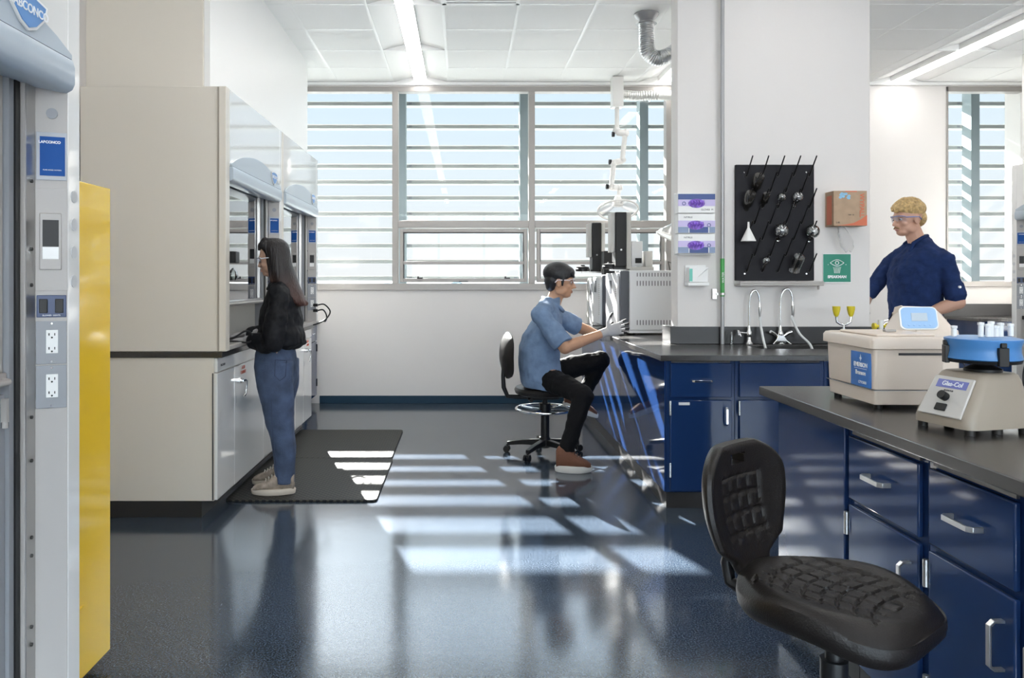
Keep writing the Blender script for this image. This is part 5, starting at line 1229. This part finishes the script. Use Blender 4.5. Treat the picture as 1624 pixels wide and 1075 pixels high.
B.chain((shN, .062), (elN, .050), (lerp(elN, wrN, .3), .047), (wrN, .032)); B.chain((shF, .062), (elF, .050), (lerp(elF, wrF, .3), .047), (wrF, .032))
hipN, hipF = V3((.63, 5.84, .63)), V3((.64, 6.05, .63))
knN, anN = V3((X(925, 5.50), 5.50, .535)), V3((X(900, 5.47), 5.47, .17))
knF, anF = V3((X(952, 6.14), 6.14, Z(572, 6.14))), V3((X(922, 6.16), 6.16, Z(633, 6.16)))
B.chain((hipN, .09), (knN, .062), (anN, .040), (anN-V3((0, 0, .06)), .038)); B.chain((hipF, .09), (knF, .062), (anF, .040))
body = obj('body', B, skin('skin_tan', (.46, .25, .15)), o, vox=.006, sm=4)
face_bits(P, M, body, 1.14, lip=(.36, .15, .12)); goggles(P, M, body, 1.14, mat('glasses_clear_pink', (.75, .68, .72), .15))
# gloves with dark finger ends
m_tip = mat('glove_tip_black', (.02, .02, .022), .6)
g = MB(); tp = MB(); hand(g, wrN, V3((1, .02, .28)), V3((.05, 1, -.1)), V3((-.28, 0, 1)), 1.16, (.10, .18, .15), spread=.13, rf=.0098, thumb=(.25, .95, .1), tips=tp); g.cap(wrN-(wrN-elN).normalized()*.03, .037, wrN, .036)
gl = obj('glove', g, m_glv, o, vox=.0038, sm=2); obj('glove_fingertips', tp, m_tip, gl, vox=.0036, sm=1)
g = MB(); tp = MB(); hand(g, wrF, V3((1, .25, .12)), V3((.2, -.6, -.5)), V3((-.1, .3, 1)), 1.12, (.2, .3, .2), rf=.0098, tips=tp); g.cap(wrF-(wrF-elF).normalized()*.03, .037, wrF, .036)
gl = obj('glove', g, m_glv, o, vox=.0038, sm=2); obj('glove_fingertips', tp, m_tip, gl, vox=.0036, sm=1)
# trousers
T_ = MB()
T_.loft([(Mp(856, 585), V3((0, .19, 0)), V3((.125, 0, 0))), (Mp(860, 600), V3((0, .20, 0)), V3((.14, 0, 0))), (Mp(864, 612), V3((0, .185, 0)), V3((.13, 0, 0)))])
T_.chain((hipN+V3((0, 0, -.02)), .105), (lerp(hipN, knN, .5)+V3((0, 0, .0)), .092), (knN, .078), (lerp(knN, anN, .4), .070), (lerp(knN, anN, .85), .060), (anN+V3((0, 0, .01)), .058))
T_.chain((hipF+V3((0, 0, -.02)), .105), (lerp(hipF, knF, .5), .095), (knF, .080), (lerp(knF, anF, .4), .068), (anF+V3((.01, 0, .02)), .055))
m_tr = mat('trousers_black', (.005, .005, .006), .8, spec=.2, bump=.4, bscale=60)
obj('trousers', T_, m_tr, o, vox=.008, sm=5, disp=('CLOUDS', .08, .022))
# shirt
K = MB()
K.loft([(Mp(862, 614), V3((0, .205, 0)), V3((.165, 0, -.02))), (Mp(859, 600), V3((0, .215, 0)), V3((.170, 0, -.01))), (Mp(855, 575), V3((0, .20, 0)), V3((.160, 0, .01))), (Mp(855, 545), V3((0, .20, 0)), V3((.158, 0, .03))), (Mp(860, 520), V3((0, .225, 0)), V3((.145, 0, .045))), (Mp(866, 500), V3((0, .22, 0)), V3((.105, 0, .04))), (Mp(869, 488), V3((0, .15, 0)), V3((.095, 0, .035))), (Mp(873, 479), V3((0, .095, 0)), V3((.082, 0, .03))), (Mp(875, 474), V3((0, .082, 0)), V3((.076, 0, .03)))], 26)
K.chain((Mp(868, 488, 5.86), .085), (shN, .076), (lerp(shN, elN, .45), .077)); sleeve(K, lerp(shN, elN, .40), lerp(shN, elN, .92), .076, .083); K.chain((Mp(874, 488, 6.02), .080), (shF, .074), (lerp(shF, elF, .4), .074)); sleeve(K, lerp(shF, elF, .35), lerp(shF, elF, .95), .074, .078)
m_shirt = mat('shirt_blue', (.14, .21, .33), .85, bump=.5, bscale=90, var=.18, vscale=14)
sh = obj('shirt', K, m_shirt, o, vox=.008, sm=5, disp=('CLOUDS', .10, .024))
q = MB(); cl_ = [Mp(893, 493, 5.94), Mp(891, 491, 5.88), Mp(886, 486, 5.855), Mp(876, 479, 5.845), Mp(865, 474, 5.87), Mp(861, 472, 5.94), Mp(865, 474, 6.01), Mp(876, 479, 6.045), Mp(888, 487, 6.03), Mp(893, 493, 5.96)]
q.chain(*[(p_, .016) for p_ in cl_])
obj('collar', q, m_shirt, sh, vox=.005, sm=3)
# hair: short, dark, with fringe
H = MB()
def Q(a, b_, c_): return P(a, b_, c_)
Mh = M; s_ = 1.14
H.ell(Q(-.018, 0, .052), (.104*s_, .086*s_, .080*s_), Mh, 24, 14); H.ell(Q(.030, 0, .062), (.066*s_, .074*s_, .050*s_), Mh, 20, 12)
H.ell(Q(-.052, 0, .005), (.056*s_, .074*s_, .066*s_), Mh, 20, 12); H.ell(Q(-.058, 0, -.035), (.036*s_, .060*s_, .042*s_), Mh)
for sd in (-1, 1): H.chain((Q(.020, sd*.070, .035), .020), (Q(.014, sd*.072, -.004), .012), (Q(.016, sd*.068, -.026), .008))
for i in range(9): y_ = (i-4)*.014; H.chain((Q(.072, y_, .062), .018), (Q(.090, y_*1.0, .036+.003*(i % 3)), .007))
obj('hair', H, mat('hair_black', (.010, .010, .013), .45, bump=.6, bscale=150), body, vox=.0055, sm=4)
# shoes
m_brn = mat('shoe_brown_suede', (.16, .065, .035), .75, bump=.4, bscale=90); m_sw = mat('shoe_sole_white', (.70, .68, .64), .5); m_lb = mat('lace_brown', (.07, .03, .02), .7)
sneaker(o, (X(880, 5.47), 5.47, .0005), (1, -.08, 0), X(932, 5.47)-X(880, 5.47)+.03, .118, .185, m_brn, m_sw, 0, m_lb)
sneaker(o, (X(893, 6.16), 6.16, .352), (1, .0, -.36), .30, .112, .165, m_brn, m_sw, 0, m_lb)
q = MB(); q.chain((anN, .045), (anN-V3((0, 0, .07)), .043)); obj('sock', q, mat('sock_black', (.02, .02, .02), .9), o)
q = MB(); q.chain((anF, .045), (anF+V3((-.03, 0, -.05)), .042)); obj('sock', q, mat('sock_black', (.02, .02, .02), .9), o)

# his stool
SX, SY = .640, 6.02
T0 = rotz(math.radians(8), (SX, SY, 0))
o = thing('laboratory_stool', 'black wheeled laboratory stool with chrome foot ring under the seated person', 'stool', (SX, SY, 0))
q = MB(T0); q.rings([[(a*.225*math.copysign(abs(math.cos(t_))**.8, math.cos(t_))*1.05, a*.22*math.copysign(abs(math.sin(t_))**.8, math.sin(t_)), z) for t_ in [2*PI*i/36 for i in range(36)]] for z, a in ((.468, .3), (.468, .86), (.480, .97), (.505, 1), (.525, .96), (.535, .86), (.530, .4), (.529, .05))])
obj('seat', q, m_pu, o)
q = MB(T0)
secs = []
for v_ in [i/14 for i in range(15)]:
    z_ = .60+v_*.36; w_ = .20*math.sqrt(max(.02, 1-abs(2*v_-1)**2.6)); xb = -.30-.03*math.sin(v_*PI)+.0; 
    secs.append([(xb+.030*math.cos(t_)*max(.3, w_/.2)+.035*(math.sin(t_))**2*(w_/.2), w_*math.sin(t_), z_) for t_ in [2*PI*i/24 for i in range(24)]])
q.rings(secs); obj('backrest', q, m_pu, o)
obj('back_bracket', MB(T0).tube([(-.33, 0, .78), (-.335, 0, .62), (-.33, 0, .53), (-.30, 0, .462), (-.20, 0, .452), (0, 0, .452)], [.012, .016, .018, .018, .018, .018], 10), m_black, o)
obj('tilt_mechanism', MB(T0).box(-.11, -.07, .435, .10, .07, .467), m_black, o, bevel=.006)
obj('adjust_knob', MB(T0).cyl((-.13, -.09, .438), (-.13, -.03, .438), .016, 12), m_black, o)
obj('gas_column', MB(T0).cyl((0, 0, .30), (0, 0, .44), .020, 20).cyl((0, 0, .12), (0, 0, .36), .034, 20).cyl((0, 0, .315), (0, 0, .40), .045, 20), m_black, o)
q = MB(T0); q.tube([(.225*math.cos(t_), .225*math.sin(t_), .355) for t_ in [2*PI*i/48 for i in range(48)]], .0115, 10, closed=True)
for k in range(4): a = PI/4+k*PI/2; q.cyl((.04*math.cos(a), .04*math.sin(a), .345), (.218*math.cos(a), .218*math.sin(a), .355), .008, 8)
obj('foot_ring', q, m_chrome, o)
star_base(T0, o, .30, m_black)

# ---------------------------------------------------------------- standing man at the right
Yr = 5.62
def Rp(px, py, y=Yr): return V3((X(px, Yr), y, Z(py, Yr)))
o = thing('person', 'standing person with short blond hair, safety glasses and dark blue rolled-sleeve shirt', 'person', (X(1455, Yr), Yr, 0))
f = V3((-1, -.10, -.10)); l = V3((.10, -1, 0)); S = 1.12
B = MB(); hc = Rp(1440, 347); P, M = head(B, hc, f, l, f.cross(l), S)
B.chain((Rp(1446, 362), .060), (Rp(1455, 385), .066), (Rp(1458, 395), .066))
B.loft([(Rp(1458, 404), V3((0, .15, 0)), V3((.08, 0, 0))), (Rp(1455, 430), V3((0, .20, 0)), V3((.13, 0, 0))), (Rp(1450, 480), V3((0, .17, 0)), V3((.125, 0, 0))), (Rp(1452, 530), V3((0, .18, 0)), V3((.125, 0, 0))), (Rp(1453, 560), V3((0, .18, 0)), V3((.12, 0, 0)))])
shN, shF = Rp(1474, 416, 5.44), Rp(1440, 416, 5.84)
elN, elF = Rp(1484, 478, 5.37), Rp(1410, 470, 5.93)
wrN, wrF = Rp(1425, 506, 5.50), Rp(1388, 503, 5.84)
B.chain((shN, .052), (elN, .050), (lerp(elN, wrN, .25), .050), (wrN, .030)); B.chain((shF, .062), (elF, .048), (lerp(elF, wrF, .25), .046), (wrF, .030))
for yy in (5.52, 5.72): B.chain((V3((3.3, yy, .90)), .10), (V3((3.27, yy, .50)), .068), (V3((3.29, yy, .10)), .045))
body = obj('body', B, skin('skin_fair', (.56, .32, .23)), o, vox=.006, sm=4)
face_bits(P, M, body, S, brow_c=(.20, .13, .07), iris=(.08, .12, .16), lip=(.42, .20, .17)); goggles(P, M, body, S, mat('glasses_blue', (.20, .25, .50), .15))
q = MB(); q.chain((P(.086, -.022, -.056), .006), (P(.094, 0, -.048), .007), (P(.086, .022, -.056), .006)); obj('moustache', q, mat('moustache_blond', (.28, .17, .09), .7), body)
for wr, d_, ty in ((wrN, V3((-1, .15, -.25)), 1), (wrF, V3((-1, -.2, -.2)), -1)):
    g = MB(); hand(g, wr, d_, V3((0, 0, -1)), V3((-.2, ty, .3)), 1.1, (.3, .4, .3), rf=.0098); g.cap(wr+V3((.04, 0, .02)), .036, wr, .034)
    obj('glove', g, m_glv, o, vox=.004, sm=2)
K = MB()
K.loft([(Rp(1453, 545), V3((0, .205, 0)), V3((.165, 0, 0))), (Rp(1451, 510), V3((0, .20, 0)), V3((.160, 0, 0))), (Rp(1451, 470), V3((0, .205, 0)), V3((.165, 0, 0))), (Rp(1453, 435), V3((0, .215, 0)), V3((.180, 0, 0))), (Rp(1457, 410), V3((0, .22, 0)), V3((.150, 0, 0))), (Rp(1460, 396), V3((0, .18, 0)), V3((.11, 0, 0))), (Rp(1457, 386), V3((0, .10, 0)), V3((.082, 0, .02))), (Rp(1454, 380), V3((0, .075, 0)), V3((.074, 0, .03)))], 26)
K.chain((Rp(1462, 394, 5.57), .07), (shN, .072), (lerp(shN, elN, .4), .074), (lerp(shN, elN, .74), .070)); K.chain((Rp(1452, 394, 5.68), .07), (shF, .066), (lerp(shF, elF, .5), .066), (lerp(shF, elF, .82), .060))
m_nvs = mat('shirt_dark_blue', (.013, .028, .095), .9, spec=.2, bump=.5, bscale=90, var=.2, vscale=16)
sh = obj('shirt', K, m_nvs, o, vox=.008, sm=5, disp=('CLOUDS', .075, .026))
q = MB(); d = (elN-shN).normalized(); c_ = lerp(shN, elN, .74); q.cap(c_-d*.02, .076, c_+d*.015, .075); d = (elF-shF).normalized(); c2_ = lerp(shF, elF, .82)
obj('rolled_cuff', q, m_nvs, sh, vox=.006, sm=2)
q = MB(); q.cap(c2_-d*.02, .066, c2_+d*.015, .065)
obj('rolled_cuff', q, m_nvs, sh, vox=.006, sm=2)
q = MB(); q.chain((Rp(1436, 398, 5.56), .013), (Rp(1441, 386, 5.56), .014), (Rp(1455, 377, 5.55), .014), (Rp(1468, 374, 5.60), .014), (Rp(1468, 374, 5.64), .014), (Rp(1455, 377, 5.69), .014), (Rp(1441, 386, 5.67), .014)); obj('collar', q, m_nvs, sh, vox=.005, sm=3)
obj('button', MB().cyl(lerp(shN, elN, .62)+V3((-.0, -.082, 0)), lerp(shN, elN, .62)+V3((-.0, -.068, 0)), .009, 12), m_wpl, sh)
T_ = MB(); T_.loft([(V3((3.30, Yr, 1.0)), V3((0, .18, 0)), V3((.13, 0, 0))), (V3((3.31, Yr, .9)), V3((0, .19, 0)), V3((.14, 0, 0))), (V3((3.30, Yr, .8)), V3((0, .17, 0)), V3((.12, 0, 0)))])
for yy in (5.52, 5.72): T_.chain((V3((3.3, yy, .86)), .11), (V3((3.27, yy, .50)), .085), (V3((3.29, yy, .10)), .07))
obj('trousers', T_, m_tr, o, vox=.009, sm=5)
for yy in (5.52, 5.72): sneaker(o, (3.36, yy, .0005), (-1, 0, 0), .30, .11, .12, m_black, m_black, 0, m_black)
H = MB(); s_ = S
H.ell(P(-.020, 0, .060), (.100*s_, .083*s_, .070*s_), M, 24, 14); H.ell(P(.035, 0, .078), (.055*s_, .066*s_, .038*s_), M); H.ell(P(-.070, 0, .0), (.040*s_, .070*s_, .060*s_), M)
random.seed(11)
for i in range(230):
    a = random.uniform(0, 2*PI); e = random.uniform(.05, 1.35); 
    d = V3((math.cos(a)*math.cos(e), math.sin(a)*math.cos(e), math.sin(e)))
    H.ell(P(-.008+d.x*.098, d.y*.078, .052+d.z*.080), (random.uniform(.011, .017),)*3, seg=8, st=6)
obj('hair', H, mat('hair_blond', (.50, .34, .15), .6, bump=.6, bscale=200, var=.35, vscale=60), body, vox=.0045, sm=1)
